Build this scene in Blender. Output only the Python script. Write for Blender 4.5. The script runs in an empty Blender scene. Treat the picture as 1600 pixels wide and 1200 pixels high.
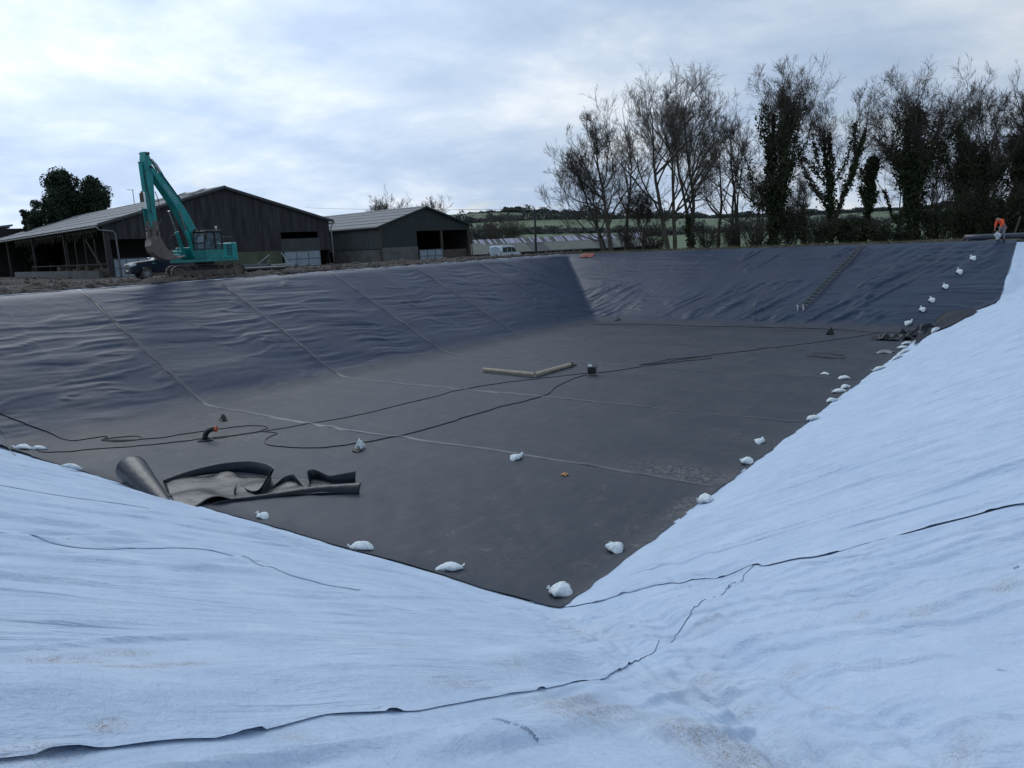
import bpy, math, random
import numpy as np
from mathutils import Matrix, Vector
R_=math.radians
random.seed(7); RNG=np.random.default_rng(11)
scene=bpy.context.scene
COL=scene.collection
# ------------------------------------------------------------------ camera
F=1190.58; YAW,PITCH,ROLL=R_(-36.499),R_(10.521),R_(-2.627)
S=1.1; H=6.1*S
xL,xR,yN,yF,zr,sL,sF=[v*S for v in (-28.451,-6.57,9.846,49.284,4.76,9.27,10.935)]
sR=11.; sN=10.4
_cy,_sy=math.cos(YAW),math.sin(YAW)
FWD=np.array([_sy*math.cos(PITCH),_cy*math.cos(PITCH),-math.sin(PITCH)])
_rt=np.array([_cy,-_sy,0.]); _up=np.cross(_rt,FWD)
CR=math.cos(ROLL)*_rt+math.sin(ROLL)*_up
CU=-math.sin(ROLL)*_rt+math.cos(ROLL)*_up
EYE=np.array([0,0,H])
cd=bpy.data.cameras.new('camera'); cam=bpy.data.objects.new('camera',cd); COL.objects.link(cam)
cd.sensor_fit='HORIZONTAL'; cd.sensor_width=36; cd.lens=F/1600*36; cd.clip_start=.05; cd.clip_end=6000
cam.matrix_world=Matrix(((CR[0],CU[0],-FWD[0],0),(CR[1],CU[1],-FWD[1],0),(CR[2],CU[2],-FWD[2],H),(0,0,0,1)))
scene.camera=cam
# ------------------------------------------------------------------ world
SUN_EL=R_(40)
_sd=FWD+(-250-800)/F*CR+(600)/F*CU
SUN_AZ=R_(-66); GLOW_AZ=math.atan2(_sd[0],_sd[1])          # compass bearing (from +Y towards +X)
w=bpy.data.worlds.new('World'); scene.world=w; w.use_nodes=True
nt=w.node_tree; nt.nodes.clear(); N=nt.nodes; L=nt.links
def nd(tree,t,**k):
    n=tree.nodes.new(t)
    for a,b in k.items():
        if a in n.inputs.keys(): n.inputs[a].default_value=b
        else: setattr(n,a,b)
    return n
sky=nd(nt,'ShaderNodeTexSky',sky_type='NISHITA',sun_disc=False,sun_elevation=SUN_EL,sun_rotation=SUN_AZ,altitude=50,air_density=1.0,dust_density=1.0,ozone_density=1.5)
tc=nd(nt,'ShaderNodeTexCoord'); sp=nd(nt,'ShaderNodeSeparateXYZ'); L.new(tc.outputs['Generated'],sp.inputs[0])
zz=nd(nt,'ShaderNodeMath',operation='MAXIMUM'); L.new(sp.outputs['Z'],zz.inputs[0]); zz.inputs[1].default_value=0
za=nd(nt,'ShaderNodeMath',operation='ADD'); L.new(zz.outputs[0],za.inputs[0]); za.inputs[1].default_value=.22
dv=nd(nt,'ShaderNodeVectorMath',operation='DIVIDE'); cz=nd(nt,'ShaderNodeCombineXYZ')
for i in range(3): L.new(za.outputs[0],cz.inputs[i])
L.new(tc.outputs['Generated'],dv.inputs[0]); L.new(cz.outputs[0],dv.inputs[1])
def cloudnoise(scale,detail,rough,off,dist=0.3):
    mp=nd(nt,'ShaderNodeMapping'); mp.inputs['Location'].default_value=off; L.new(dv.outputs[0],mp.inputs[0])
    n=nd(nt,'ShaderNodeTexNoise'); n.inputs['Scale'].default_value=scale; n.inputs['Detail'].default_value=detail
    n.inputs['Roughness'].default_value=rough; n.inputs['Distortion'].default_value=dist; L.new(mp.outputs[0],n.inputs['Vector']); return n
def ramp(tree,src,stops):
    r=tree.nodes.new('ShaderNodeValToRGB'); cr=r.color_ramp
    while len(cr.elements)<len(stops): cr.elements.new(.5)
    for e,(p,c) in zip(cr.elements,stops):
        e.position=p; e.color=(c,c,c,1) if isinstance(c,(int,float)) else (*c,1)
    tree.links.new(src,r.inputs[0]); return r
n1=cloudnoise(1.25,8,.58,(3.1,1.7,0),.15)
c1=ramp(nt,n1.outputs[0],[(.30,(.38,.49,.66)),(.44,(.46,.575,.75)),(.55,(.58,.68,.82)),(.68,(.80,.855,.92))])
# brighter veil round the hidden sun
dt=nd(nt,'ShaderNodeVectorMath',operation='DOT_PRODUCT'); L.new(tc.outputs['Generated'],dt.inputs[0])
dt.inputs[1].default_value=(math.sin(GLOW_AZ)*math.cos(R_(30)),math.cos(GLOW_AZ)*math.cos(R_(30)),math.sin(R_(30)))
gl=ramp(nt,dt.outputs['Value'],[(.25,.86),(.70,1.06),(.90,1.34),(1,1.5)])
mm=nd(nt,'ShaderNodeMix',data_type='RGBA',blend_type='MULTIPLY'); mm.inputs[0].default_value=1
L.new(c1.outputs[0],mm.inputs[6]); L.new(gl.outputs[0],mm.inputs[7])
n2=cloudnoise(2.3,6,.5,(7.3,4.1,0),.2)
c2=ramp(nt,n2.outputs[0],[(.60,0.),(.76,.55)])
skys=nd(nt,'ShaderNodeMix',data_type='RGBA',blend_type='MULTIPLY'); skys.inputs[0].default_value=1
L.new(sky.outputs[0],skys.inputs[6]); skys.inputs[7].default_value=(.09,.09,.09,1)
mx=nd(nt,'ShaderNodeMix',data_type='RGBA'); L.new(c2.outputs[0],mx.inputs[0]); L.new(mm.outputs[2],mx.inputs[6]); L.new(skys.outputs[2],mx.inputs[7])
bg=nd(nt,'ShaderNodeBackground'); L.new(mx.outputs[2],bg.inputs[0]); bg.inputs[1].default_value=1.0
wo=nd(nt,'ShaderNodeOutputWorld'); L.new(bg.outputs[0],wo.inputs[0])
# ------------------------------------------------------------------ sun, exposure
sl=bpy.data.lights.new('sun','SUN'); sl.energy=.9; sl.angle=R_(38); sl.color=(1,.985,.96)
so=bpy.data.objects.new('sun',sl); COL.objects.link(so)
so.rotation_euler=Vector((-math.sin(SUN_AZ)*math.cos(SUN_EL),-math.cos(SUN_AZ)*math.cos(SUN_EL),-math.sin(SUN_EL))).to_track_quat('-Z','Y').to_euler()
scene.view_settings.view_transform='Standard'; scene.view_settings.look='None'
scene.view_settings.exposure=0.0; scene.view_settings.gamma=1
# ------------------------------------------------------------------ numpy noise
_P=np.random.default_rng(5).permutation(4096); _G=np.random.default_rng(6).uniform(-1,1,4096)
def vn(x,y,s=0):
    x=np.asarray(x,float)+s*17.13; y=np.asarray(y,float)+s*9.71
    xi=np.floor(x).astype(int); yi=np.floor(y).astype(int); fx=x-xi; fy=y-yi
    fx=fx*fx*fx*(fx*(fx*6-15)+10); fy=fy*fy*fy*(fy*(fy*6-15)+10)
    h=lambda a,b:_G[(_P[(a+_P[b&4095])&4095])]
    return (h(xi,yi)*(1-fx)+h(xi+1,yi)*fx)*(1-fy)+(h(xi,yi+1)*(1-fx)+h(xi+1,yi+1)*fx)*fy
def fbm(x,y,s=0,o=4,g=.5):
    v=0;a=1
    for i in range(o): v=v+a*vn(x*2**i,y*2**i,s+i*3); a*=g
    return v
def ss(a,b,x):
    t=np.clip((x-a)/(b-a),0,1); return t*t*(3-2*t)
def smax(a,b,k):
    h=np.clip(.5+.5*(a-b)/k,0,1); return b*(1-h)+a*h+k*h*(1-h)
def pit(x,y,k=0.0):
    x=np.asarray(x,float); y=np.asarray(y,float)
    t=[(xL-x)/sL*zr,(x-xR)/sR*zr,(yN-y)/sN*zr,(y-yF)/sF*zr]
    if np.ndim(k)==0 and k<=0:
        z=np.maximum(np.maximum(t[0],t[1]),np.maximum(t[2],t[3])); return np.minimum(zr,np.maximum(z,0))
    z=smax(smax(smax(t[0],t[3],np.minimum(k,.14)),t[1],k),t[2],k); z=smax(z,0*z,k)
    return -smax(-z,-zr+0*z,k*.5)
def ray(px,py): return FWD+(px-800)/F*CR-(py-600)/F*CU
def atz(px,py,z):
    d=ray(px,py); return EYE+d*(z-H)/d[2]
def hit(px,py,lift=0.):
    d=ray(px,py); t=np.arange(1,110,.02); P=EYE+t[:,None]*d
    b=np.nonzero(P[:,2]<pit(P[:,0],P[:,1])+lift)[0]
    return P[b[0]] if len(b) else P[-1]
def dep(px,py,D): return EYE+D*ray(px,py)
# ------------------------------------------------------------------ object helpers
def tag(o,label=None,cat=None,group=None,kind=None):
    if label: o['label']=label
    if cat: o['category']=cat
    if group: o['group']=group
    if kind: o['kind']=kind
    return o
def link(name,me,m=None,parent=None):
    o=bpy.data.objects.new(name,me); COL.objects.link(o)
    if m is not None: me.materials.append(m)
    if parent is not None: o.parent=parent
    return o
def empty(name,loc,rz=0):
    o=bpy.data.objects.new(name,None); COL.objects.link(o); o.location=loc; o.rotation_euler=(0,0,rz); o.empty_display_size=.3; return o
def npmesh(name,V,Q,smooth=True):
    V=np.asarray(V,np.float32).reshape(-1,3); Q=np.asarray(Q,np.int32); k=Q.shape[1]
    me=bpy.data.meshes.new(name); me.vertices.add(len(V)); me.vertices.foreach_set('co',V.ravel())
    me.loops.add(Q.size); me.loops.foreach_set('vertex_index',Q.ravel())
    me.polygons.add(len(Q)); me.polygons.foreach_set('loop_start',np.arange(len(Q),dtype=np.int32)*k)
    me.polygons.foreach_set('use_smooth',np.full(len(Q),smooth)); me.update(calc_edges=True); me.validate(); return me
def gridq(nu,nv):
    i=np.arange(nu-1)[:,None]*nv+np.arange(nv-1)[None,:]; i=i.ravel()
    return np.stack([i,i+nv,i+nv+1,i+1],1)
def gridobj(name,X,Y,Z,m,parent=None,attrs=None,mask=None):
    V=np.stack([X,Y,Z],-1); Q=gridq(*X.shape)
    if mask is not None:
        mk=mask.ravel(); Q=Q[mk[Q].any(1)]
    me=npmesh(name,V,Q)
    if attrs:
        for k,a in attrs.items():
            at=me.attributes.new(k,'FLOAT','POINT'); at.data.foreach_set('value',np.asarray(a,np.float32).ravel())
    return link(name,me,m,parent)
class MB:
    def __init__(s): s.v=[]; s.f=[]; s.g=[]; s.M=Matrix.Identity(4)
    def add(s,vs,fs):
        b=len(s.v); s.g.append((b,len(s.f))); s.v+=[tuple(s.M@Vector(p)) for p in vs]; s.f+=[tuple(b+i for i in f) for f in fs]; return s
    def box(s,x0,x1,y0,y1,z0,z1):
        return s.add([(x0,y0,z0),(x1,y0,z0),(x1,y1,z0),(x0,y1,z0),(x0,y0,z1),(x1,y0,z1),(x1,y1,z1),(x0,y1,z1)],
                     [(0,3,2,1),(4,5,6,7),(0,1,5,4),(1,2,6,5),(2,3,7,6),(3,0,4,7)])
    def prism(s,pts,a,b,ax='y'):      # outline in x,z extruded along y (or outline y,z along x; or x,y along z)
        f={'y':lambda p,t:(p[0],t,p[1]),'x':lambda p,t:(t,p[0],p[1]),'z':lambda p,t:(p[0],p[1],t)}[ax]
        n=len(pts); vs=[f(p,a) for p in pts]+[f(p,b) for p in pts]
        return s.add(vs,[tuple(range(n-1,-1,-1)),tuple(range(n,2*n))]+[(i,(i+1)%n,n+(i+1)%n,n+i) for i in range(n)])
    def tube(s,pts,r,n=8,cap=True):
        pts=[Vector(p) for p in pts]; rr=r if isinstance(r,(list,tuple)) else [r]*len(pts)
        b=[]; vs=[]; fs=[]; ref=None
        for i,p in enumerate(pts):
            t=(pts[min(i+1,len(pts)-1)]-pts[max(i-1,0)]).normalized()
            if ref is None:
                ref=Vector((0,0,1)) if abs(t.z)<.9 else Vector((1,0,0))
            a=(ref-t*ref.dot(t)).normalized(); c=t.cross(a); ref=a
            for k in range(n):
                q=2*math.pi*k/n; vs.append(p+(a*math.cos(q)+c*math.sin(q))*rr[i])
        for i in range(len(pts)-1):
            for k in range(n): fs.append((i*n+k,i*n+(k+1)%n,(i+1)*n+(k+1)%n,(i+1)*n+k))
        if cap: fs+=[tuple(range(n-1,-1,-1)),tuple((len(pts)-1)*n+k for k in range(n))]
        return s.add(vs,fs)
    def bar(s,a,b,w,h):
        a=Vector(a); b=Vector(b); t=(b-a).normalized(); ref=Vector((0,0,1)) if abs(t.z)<.95 else Vector((1,0,0))
        u=t.cross(ref).normalized(); v=u.cross(t)
        vs=[p+u*i*w/2+v*j*h/2 for p in (a,b) for i,j in ((-1,-1),(1,-1),(1,1),(-1,1))]
        return s.add(vs,[(0,1,2,3),(7,6,5,4),(0,4,5,1),(1,5,6,2),(2,6,7,3),(3,7,4,0)])
    def each(s,name,m,parent=None,**k):
        r=None
        for i,(v0,f0) in enumerate(s.g):
            v1,f1=s.g[i+1] if i+1<len(s.g) else (len(s.v),len(s.f)); q=MB(); q.v=s.v[v0:v1]; q.f=[tuple(j-v0 for j in f) for f in s.f[f0:f1]]; r=q.build(name,m,parent,**k)
        return r
    def build(s,name,m,parent=None,bevel=0,smooth=False,recalc=True):
        me=bpy.data.meshes.new(name); me.from_pydata(s.v,[],s.f)
        if recalc:
            import bmesh
            bm=bmesh.new(); bm.from_mesh(me); bmesh.ops.recalc_face_normals(bm,faces=bm.faces); bm.to_mesh(me); bm.free()
        if smooth:
            for p in me.polygons: p.use_smooth=True
        o=link(name,me,m,parent)
        if bevel:
            b=o.modifiers.new('bevel','BEVEL'); b.width=bevel; b.segments=2; b.limit_method='ANGLE'; b.angle_limit=R_(35)
        return o
def copy_tree(o,parent=None):
    c=o.copy(); COL.objects.link(c)
    if parent: c.parent=parent
    for ch in list(o.children): copy_tree(ch,c)
    return c
# ------------------------------------------------------------------ materials
def mat(name,col,rough=.7,var=.25,scale=4.,col2=None,bump=0,bscale=20.,metal=0,spec=.5,detail=6,thr=(.3,.7),coord='Object',stretch=(1,1,1)):
    m=bpy.data.materials.new(name); m.use_nodes=True; t=m.node_tree; b=t.nodes['Principled BSDF']
    b.inputs['Roughness'].default_value=rough; b.inputs['Metallic'].default_value=metal; b.inputs['Specular IOR Level'].default_value=spec
    tc=nd(t,'ShaderNodeTexCoord'); mp=nd(t,'ShaderNodeMapping'); mp.inputs['Scale'].default_value=stretch
    t.links.new(tc.outputs[coord],mp.inputs[0])
    n=nd(t,'ShaderNodeTexNoise'); n.inputs['Scale'].default_value=scale; n.inputs['Detail'].default_value=detail; n.inputs['Roughness'].default_value=.6
    t.links.new(mp.outputs[0],n.inputs['Vector'])
    c2=col2 if col2 else tuple(max(0,c*(1-var)) for c in col)
    c3=col if col2 else tuple(min(1,c*(1+var)) for c in col)
    r=ramp(t,n.outputs[0],[(thr[0],c2),(thr[1],c3)]); t.links.new(r.outputs[0],b.inputs['Base Color'])
    if bump:
        n2=nd(t,'ShaderNodeTexNoise'); n2.inputs['Scale'].default_value=bscale; n2.inputs['Detail'].default_value=6
        t.links.new(mp.outputs[0],n2.inputs['Vector']); bp=nd(t,'ShaderNodeBump'); bp.inputs['Strength'].default_value=1; bp.inputs['Distance'].default_value=bump
        t.links.new(n2.outputs[0],bp.inputs['Height']); t.links.new(bp.outputs[0],b.inputs['Normal'])
    return m
def mixnode(t,fac,a,b,blend='MIX'):
    m=nd(t,'ShaderNodeMix',data_type='RGBA',blend_type=blend)
    for s,i in ((fac,0),(a,6),(b,7)):
        if isinstance(s,(int,float)): m.inputs[i].default_value=s
        elif isinstance(s,tuple): m.inputs[i].default_value=(*s,1)
        else: t.links.new(s,m.inputs[i])
    return m.outputs[2]
def noisenode(t,vec,scale,detail=6,rough=.6,dist=0):
    n=nd(t,'ShaderNodeTexNoise'); n.inputs['Scale'].default_value=scale; n.inputs['Detail'].default_value=detail; n.inputs['Roughness'].default_value=rough; n.inputs['Distortion'].default_value=dist
    t.links.new(vec,n.inputs['Vector']); return n.outputs[0]
def mapped(t,vec,sc):
    mp=nd(t,'ShaderNodeMapping'); mp.inputs['Scale'].default_value=sc; t.links.new(vec,mp.inputs[0]); return mp.outputs[0]
def mathn(t,op,a,b=None):
    m=nd(t,'ShaderNodeMath',operation=op)
    for i,s in enumerate((a,b)):
        if s is None: continue
        if isinstance(s,(int,float)): m.inputs[i].default_value=s
        else: t.links.new(s,m.inputs[i])
    return m.outputs[0]
# --- black liner: attribute 'dust' 1 on the floor
def liner_mat():
    m=bpy.data.materials.new('liner_black'); m.use_nodes=True; t=m.node_tree; b=t.nodes['Principled BSDF']
    o=nd(t,'ShaderNodeTexCoord').outputs['Object']
    du=nd(t,'ShaderNodeAttribute',attribute_name='dust').outputs['Fac']; sc=nd(t,'ShaderNodeAttribute',attribute_name='scuff').outputs['Fac']
    nb=noisenode(t,o,.35,7,.6); nf=noisenode(t,mapped(t,o,(1,.25,1)),3,8,.65)
    base=ramp(t,nb,[(.3,(.010,.024,.056)),(.7,(.018,.037,.076))]).outputs[0]
    dusty=ramp(t,nb,[(.3,(.021,.031,.047)),(.5,(.030,.039,.056)),(.7,(.043,.052,.069))]).outputs[0]
    c=mixnode(t,du,base,dusty)
    streak=ramp(t,nf,[(.45,0),(.75,.35)]).outputs[0]
    c=mixnode(t,mathn(t,'MULTIPLY',streak,du),c,(.085,.085,.085))
    ns=noisenode(t,o,9,8,.75); sm=ramp(t,ns,[(.47,0),(.60,1)]).outputs[0]
    c=mixnode(t,mathn(t,'MULTIPLY',sm,sc),c,(.15,.145,.135))
    t.links.new(c,b.inputs['Base Color'])
    rr=mathn(t,'ADD',mathn(t,'MULTIPLY',nb,.20),.36); t.links.new(mathn(t,'ADD',rr,mathn(t,'MULTIPLY',du,.10)),b.inputs['Roughness'])
    b.inputs['Specular IOR Level'].default_value=.20
    bp=nd(t,'ShaderNodeBump'); bp.inputs['Strength'].default_value=1; bp.inputs['Distance'].default_value=.016
    t.links.new(noisenode(t,mapped(t,o,(1,1,1)),2.2,5,.5,.4),bp.inputs['Height']); t.links.new(bp.outputs[0],b.inputs['Normal'])
    return m
M_LIN=liner_mat()
M_SEAM=mat('liner_seam',(.012,.017,.027),.36,.2,8)
M_LINOFF=mat('liner_offcut',(.008,.012,.020),.36,.3,3,bump=.02,bscale=5,spec=.28)
def geo_mat(st1=(2.6,.32,1),st2=None,name='geotextile_white'):
    m=bpy.data.materials.new(name); m.use_nodes=True; t=m.node_tree; b=t.nodes['Principled BSDF']
    o=nd(t,'ShaderNodeTexCoord').outputs['Object']
    mud=nd(t,'ShaderNodeAttribute',attribute_name='mud').outputs['Fac']
    n1=noisenode(t,o,1.3,8,.65); n2=noisenode(t,mapped(t,o,(1,1,1)),38,6,.7,1.5)
    c=ramp(t,n1,[(.3,(.39,.505,.665)),(.5,(.44,.55,.70)),(.7,(.50,.605,.74))]).outputs[0]
    c=mixnode(t,ramp(t,n2,[(.35,.0),(.75,.22)]).outputs[0],c,(.66,.76,.84))
    n5=noisenode(t,o,.45,6,.6); c=mixnode(t,ramp(t,n5,[(.5,0),(.75,.35)]).outputs[0],c,(.45,.54,.67))
    n3=noisenode(t,o,70,6,.8); n4=noisenode(t,o,14,5,.7)
    mm=mathn(t,'MULTIPLY',ramp(t,n3,[(.50,0),(.57,1)]).outputs[0],ramp(t,n4,[(.42,0),(.52,1)]).outputs[0])
    c=mixnode(t,mathn(t,'MULTIPLY',mm,mud),c,(.20,.14,.095))
    c=mixnode(t,mathn(t,'MULTIPLY',mud,.16),c,(.42,.36,.29))
    n6=noisenode(t,o,26,4,.9); n7=noisenode(t,o,1.9,3,.6)
    c=mixnode(t,mathn(t,'MULTIPLY',ramp(t,n6,[(.735,0),(.76,.8)]).outputs[0],ramp(t,n7,[(.5,0),(.6,1)]).outputs[0]),c,(.16,.15,.15))
    t.links.new(c,b.inputs['Base Color']); b.inputs['Roughness'].default_value=.85; b.inputs['Specular IOR Level'].default_value=.25
    def cre(st,sc,off=0.):
        n=noisenode(t,mapped(t,o,st),sc,5,.55,.9); r=mathn(t,'ABSOLUTE',mathn(t,'SUBTRACT',n,.5)); return mathn(t,'MULTIPLY',r,-1.)
    h=mathn(t,'ADD',mathn(t,'MULTIPLY',cre(st1,.8),9.),mathn(t,'MULTIPLY',cre(st1,2.2),2.2))
    pt=ramp(t,noisenode(t,o,.9,3,.5),[(.38,.15),(.62,1.)]).outputs[0]; h=mathn(t,'MULTIPLY',h,pt)
    if st2: h=mathn(t,'ADD',mathn(t,'MULTIPLY',h,.6),mathn(t,'MULTIPLY',cre(st2,1.3),5.))
    h=mathn(t,'ADD',h,mathn(t,'MULTIPLY',noisenode(t,o,28,5,.65,.6),.55)); h=mathn(t,'ADD',h,mathn(t,'MULTIPLY',noisenode(t,o,5,5,.6,.8),1.6))
    bp=nd(t,'ShaderNodeBump'); bp.inputs['Strength'].default_value=1; bp.inputs['Distance'].default_value=.016; t.links.new(h,bp.inputs['Height'])
    t.links.new(bp.outputs[0],b.inputs['Normal'])
    return m
M_GEO=geo_mat(); M_GEOR=geo_mat((.30,2.4,1),None,'geotextile_white_right'); M_GEOC=geo_mat((1.6,.6,1),(.5,1.7,1),'geotextile_white_corner')
M_DIRT=mat('yard_dirt',(.055,.046,.041),.95,.3,2.2,col2=(.016,.014,.014),bump=.05,bscale=7,detail=10,thr=(.35,.66))
M_GRASS=mat('field_grass',(.080,.120,.058),.95,.3,.02,col2=(.05,.082,.042),bump=.05,bscale=3,detail=10,thr=(.4,.6))
# ------------------------------------------------------------------ terrain
xRimL=xL-sL; yRimF=yF+sF; xRimR=xR+sR; yRimN=yN-sN
def gz(x,y):
    x=np.asarray(x,float); y=np.asarray(y,float)
    d=np.maximum(np.maximum(xRimL-x,x-xRimR),np.maximum(yRimN-y,y-yRimF))
    z=zr+.12*ss(1,4,d)*ss(-25,-40,x)*ss(70,55,y)-ss(9,30,d)*(.25)-ss(4,32,d)*.85*ss(60,92,y)
    r=np.hypot(x,y); az=np.arctan2(-x,y)
    sl=.030+.022*ss(.35,.75,az)+.006*vn(az*6,0*az,3)
    z=z+sl*np.maximum(0,np.minimum(r,760)-135)*ss(120,220,r)
    z=z+ss(150,500,r)*1.4*fbm(x/160,y/160,2,3)
    z=z-.35*ss(760,1400,r)*0
    return z
def nonuni(a,b,c,d,fine,n):            # fine spacing inside [b,c], growing outside to [a,d]
    mid=np.arange(b,c+fine*.5,fine); t=np.linspace(0,1,n)[1:]
    return np.concatenate([(b-(b-a)*(t**4))[::-1],mid,c+(d-c)*t**4])
gx=nonuni(-2600,-110,30,2600,.9,110); gy=nonuni(-2600,-12,130,2600,.9,110)
GX,GY=np.meshgrid(gx,gy,indexing='ij'); GZ=gz(GX,GY)
pz=pit(GX,GY); inside=(GX>xRimL-.0)&(GX<xRimR)&(GY>yRimN)&(GY<yRimF)
GZ=np.where(inside,pz-.35,GZ-.08); near=np.maximum(np.maximum(xRimL-GX,GX-xRimR),np.maximum(yRimN-GY,GY-yRimF))
GZ=np.where((near>0)&(near<1.2),GZ-.25,GZ)+np.where(near>2,.04*vn(GX/1.5,GY/1.5,4),0)
ground=gridobj('ground',GX,GY,GZ,M_GRASS); tag(ground,kind='structure',label='green fields rising behind the farm')
# dirt yard left of the lagoon and the strip behind the far bank
ux=np.arange(-112,xRimL-.35,.22); uy=np.arange(-16,100,.24); UX,UY=np.meshgrid(ux,uy,indexing='ij')
heap=ss(3.2,0,np.abs(xRimL-2.1-UX))*ss(70,55,UY)
UZ=gz(UX,UY)+.02+.05*fbm(UX/1.7,UY/1.7,8,5,.62)+heap*np.maximum(0,.10+.16*fbm(UX/.9,UY/.9,12,5,.65))-.10*ss(1.1,.0,xRimL-UX)
yard=gridobj('dirt_yard',UX,UY,UZ,M_DIRT); tag(yard,'churned brown dirt yard between the barns and the lagoon',kind='structure')
vx=np.arange(xRimL-.3,26,.3); vy=np.arange(yRimF+.35,yRimF+9,.22); VX,VY=np.meshgrid(vx,vy,indexing='ij')
VZ=gz(VX,VY)+.03+.06*fbm(VX/1.4,VY/1.4,28,5,.6)-.08*ss(1,0,VY-yRimF)
M_BANKTOP=mat('bank_soil',(.10,.085,.06),.95,.3,1.2,col2=(.035,.045,.02),bump=.05,bscale=6,detail=10)
bt=gridobj('bank_top_soil',VX,VY,VZ,M_BANKTOP); tag(bt,'muddy grassy strip behind the far bank',kind='structure')
# ------------------------------------------------------------------ liner
SEAMS=[v*S for v in (9.9,17.157,24.409,32.281,39.775,47.152)][1:]
def wr_bank(a,s,seed,amp=1.):          # a along the contour, s up the slope (m)
    s_=s+.25*vn(a/2.,s/2.,seed+9)
    d=.030*fbm(a/3.6,s_/.30,seed,3,.5)*(.25+1.*ss(-.3,.5,vn(a/2.4,s/2.6,seed+20)))+.042*ss(.55,1,1-np.abs(fbm(a/4.2,s_/.62,seed+3,2))*1.7)*ss(-.3,.3,vn(a/3.2,s/1.6,seed+11))
    d=d+.060*fbm(a/5.,s/2.2,seed+5,2)
    return d*amp
def liner_z(x,y,fine=True):
    kk=.30+.28*np.maximum(ss(xL+5,xL+1,x),ss(yF-4,yF-.5,y)*ss(xR,xR-4,x)); z=pit(x,y,kk)
    fl=ss(.35,.02,z)                               # 1 on the floor
    bl=ss(xL+.3,xL-1.2,x)*ss(zr*1.0,zr*.93,z)
    pan=np.searchsorted(np.array(SEAMS),y.ravel()).reshape(y.shape)
    sm=np.min(np.stack([np.abs(y-q) for q in SEAMS]),0)
    dL=wr_bank(y,-(x-xL)+.06*(y),31,.8)*(.35+.65*ss(.0,.9,sm))
    df=ss(yF-.2,yF+1.0,y)*ss(zr*1.0,zr*.93,z)
    s=(y-yF); q=x*.80-s*.6; q2=x*.6+s*.8
    side=ss(-30,-18,x)
    dF=wr_bank(x,s,47,.85)+side*(.15*ss(.35,1.,1-np.abs(fbm(q/1.3,q2/5.5,61,3,.5))*1.8)*ss(-.35,.35,vn(x/3.5,s/5,70))*ss(-6,-12,x))
    dF=dF+.07*fbm(q/.7,q2/3.,64,4,.55)*ss(-.1,.4,vn(x/6,s/6,71))
    wL=bl*(1-df); z=z+wL*dL+df*dF
    z=z+fl*(.018*fbm(x/3.2,y/1.1,81,3)+.012*fbm((x+y)/.8,(x-y)/3.,83,2)*ss(24,12,y))
    # panel overlaps: small step
    for q in SEAMS:
        wob=.07*vn(x/2.,0*x,int(q))+.10*np.sin(x*.35+q)*fl
        t=(y-q-wob); z=z+.022*ss(0,-.05,t)*ss(-1.5,-.2,t)+.05*bl*ss(-1.1,-.15,t)*ss(.02,-.10,t)*(.7+.5*vn(x/1.5,0*x,int(q)+8))+.035*ss(-.35,-.12,t)*ss(0.02,-.06,t)*bl
    for q in list(np.array(SEAMS)-SEAMS[0]*0-3.9)+[SEAMS[-1]+3.4]:
        t=(y-q); z=z+.018*ss(0,-.06,t)*ss(-1.,-.1,t)*bl
    return z
_e1=hit(1545,478); _e2=hit(1590,375)
def xEdge(y):
    t=np.clip((y-yF)/sF,0,1.2); xe=xR+(np.minimum(y,_e1[1])-yF)*(_e1[0]-xR)/(_e1[1]-yF)
    xa=np.where(y<yF,xR+.16+.09*vn(y/1.3,0*y,90)+.05*vn(y/.4,0*y,91),np.where(y<_e1[1],xe+.3,_e1[0]+.3+(y-_e1[1])*(_e2[0]-_e1[0]-.3)/(_e2[1]-_e1[1])))
    return xa
lx=np.arange(xRimL-.55,xR+.01,.088); lx=np.append(lx,xR); ly=np.linspace(0,1,760)
X0=lx[:,None]+0*ly[None,:]
ylow=np.where(X0<xL,yN-(xL-X0)*sN/sL-.3,yN-.14+.09*vn(X0/1.4,0*X0,95)+.04*vn(X0/.4,0*X0,96))
Y0=ylow+(yRimF+.6-ylow)*(ly[None,:]**1.12)
wgt=ss(xL+6,xR,X0); X1=X0+(xEdge(Y0)-xR)*wgt
Z1=liner_z(X1,Y0)
dust=ss(.42,.02,Z1-.05)*ss(yRimF,yF-.2,Y0)
dust=np.maximum(dust,ss(yF,yF-1.5,Y1 if 0 else Y0)*np.maximum(ss(xR-.6,xR-.1,X1),ss(yN+.5,yN,Y0)*ss(xL-.5,xL+.5,X1)))
nzx=.5+.6*fbm(X1/2.2,Y0/2.2,101,4)
scuff=np.zeros_like(X1)
def blob(px,py,rx,ry,am=1.):
    p=hit(px,py); return am*np.exp(-((X1-p[0])/rx)**2-((Y0-p[1])/ry)**2)
for a in [(1120,750,1.8,.8,.9),(1050,735,1.6,.8,.6),(1075,800,.35,.9,1),(1040,835,.3,.7,1),(1010,865,.3,.6,1),(955,905,.3,.5,1),(930,925,.25,.4,.9),(905,940,.3,.3,.8),(330,690,1.5,.7,.9),(400,685,1.4,.6,.7),(1180,690,1.6,.7,.5),(1110,790,.9,.5,.8),(955,580,1.5,.6,.6),(370,660,.8,.6,.6)]:
    scuff+=blob(*a)
scuff+=.16*ss(.25,.7,fbm(X1/1.6,Y0/1.1,301,4,.6))+.5*ss(.62,.8,vn(X1/.35,Y0/.35,305))*ss(.1,.5,vn(X1/3,Y0/3,306)); scuff=np.clip(scuff,0,1)*ss(.45,.05,Z1)
liner=gridobj('pond_liner',X1,Y0,Z1+.035,M_LIN,attrs={'dust':dust,'scuff':scuff})
tag(liner,'wrinkled black plastic liner covering the lagoon floor, left bank and far bank','pond liner')
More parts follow.
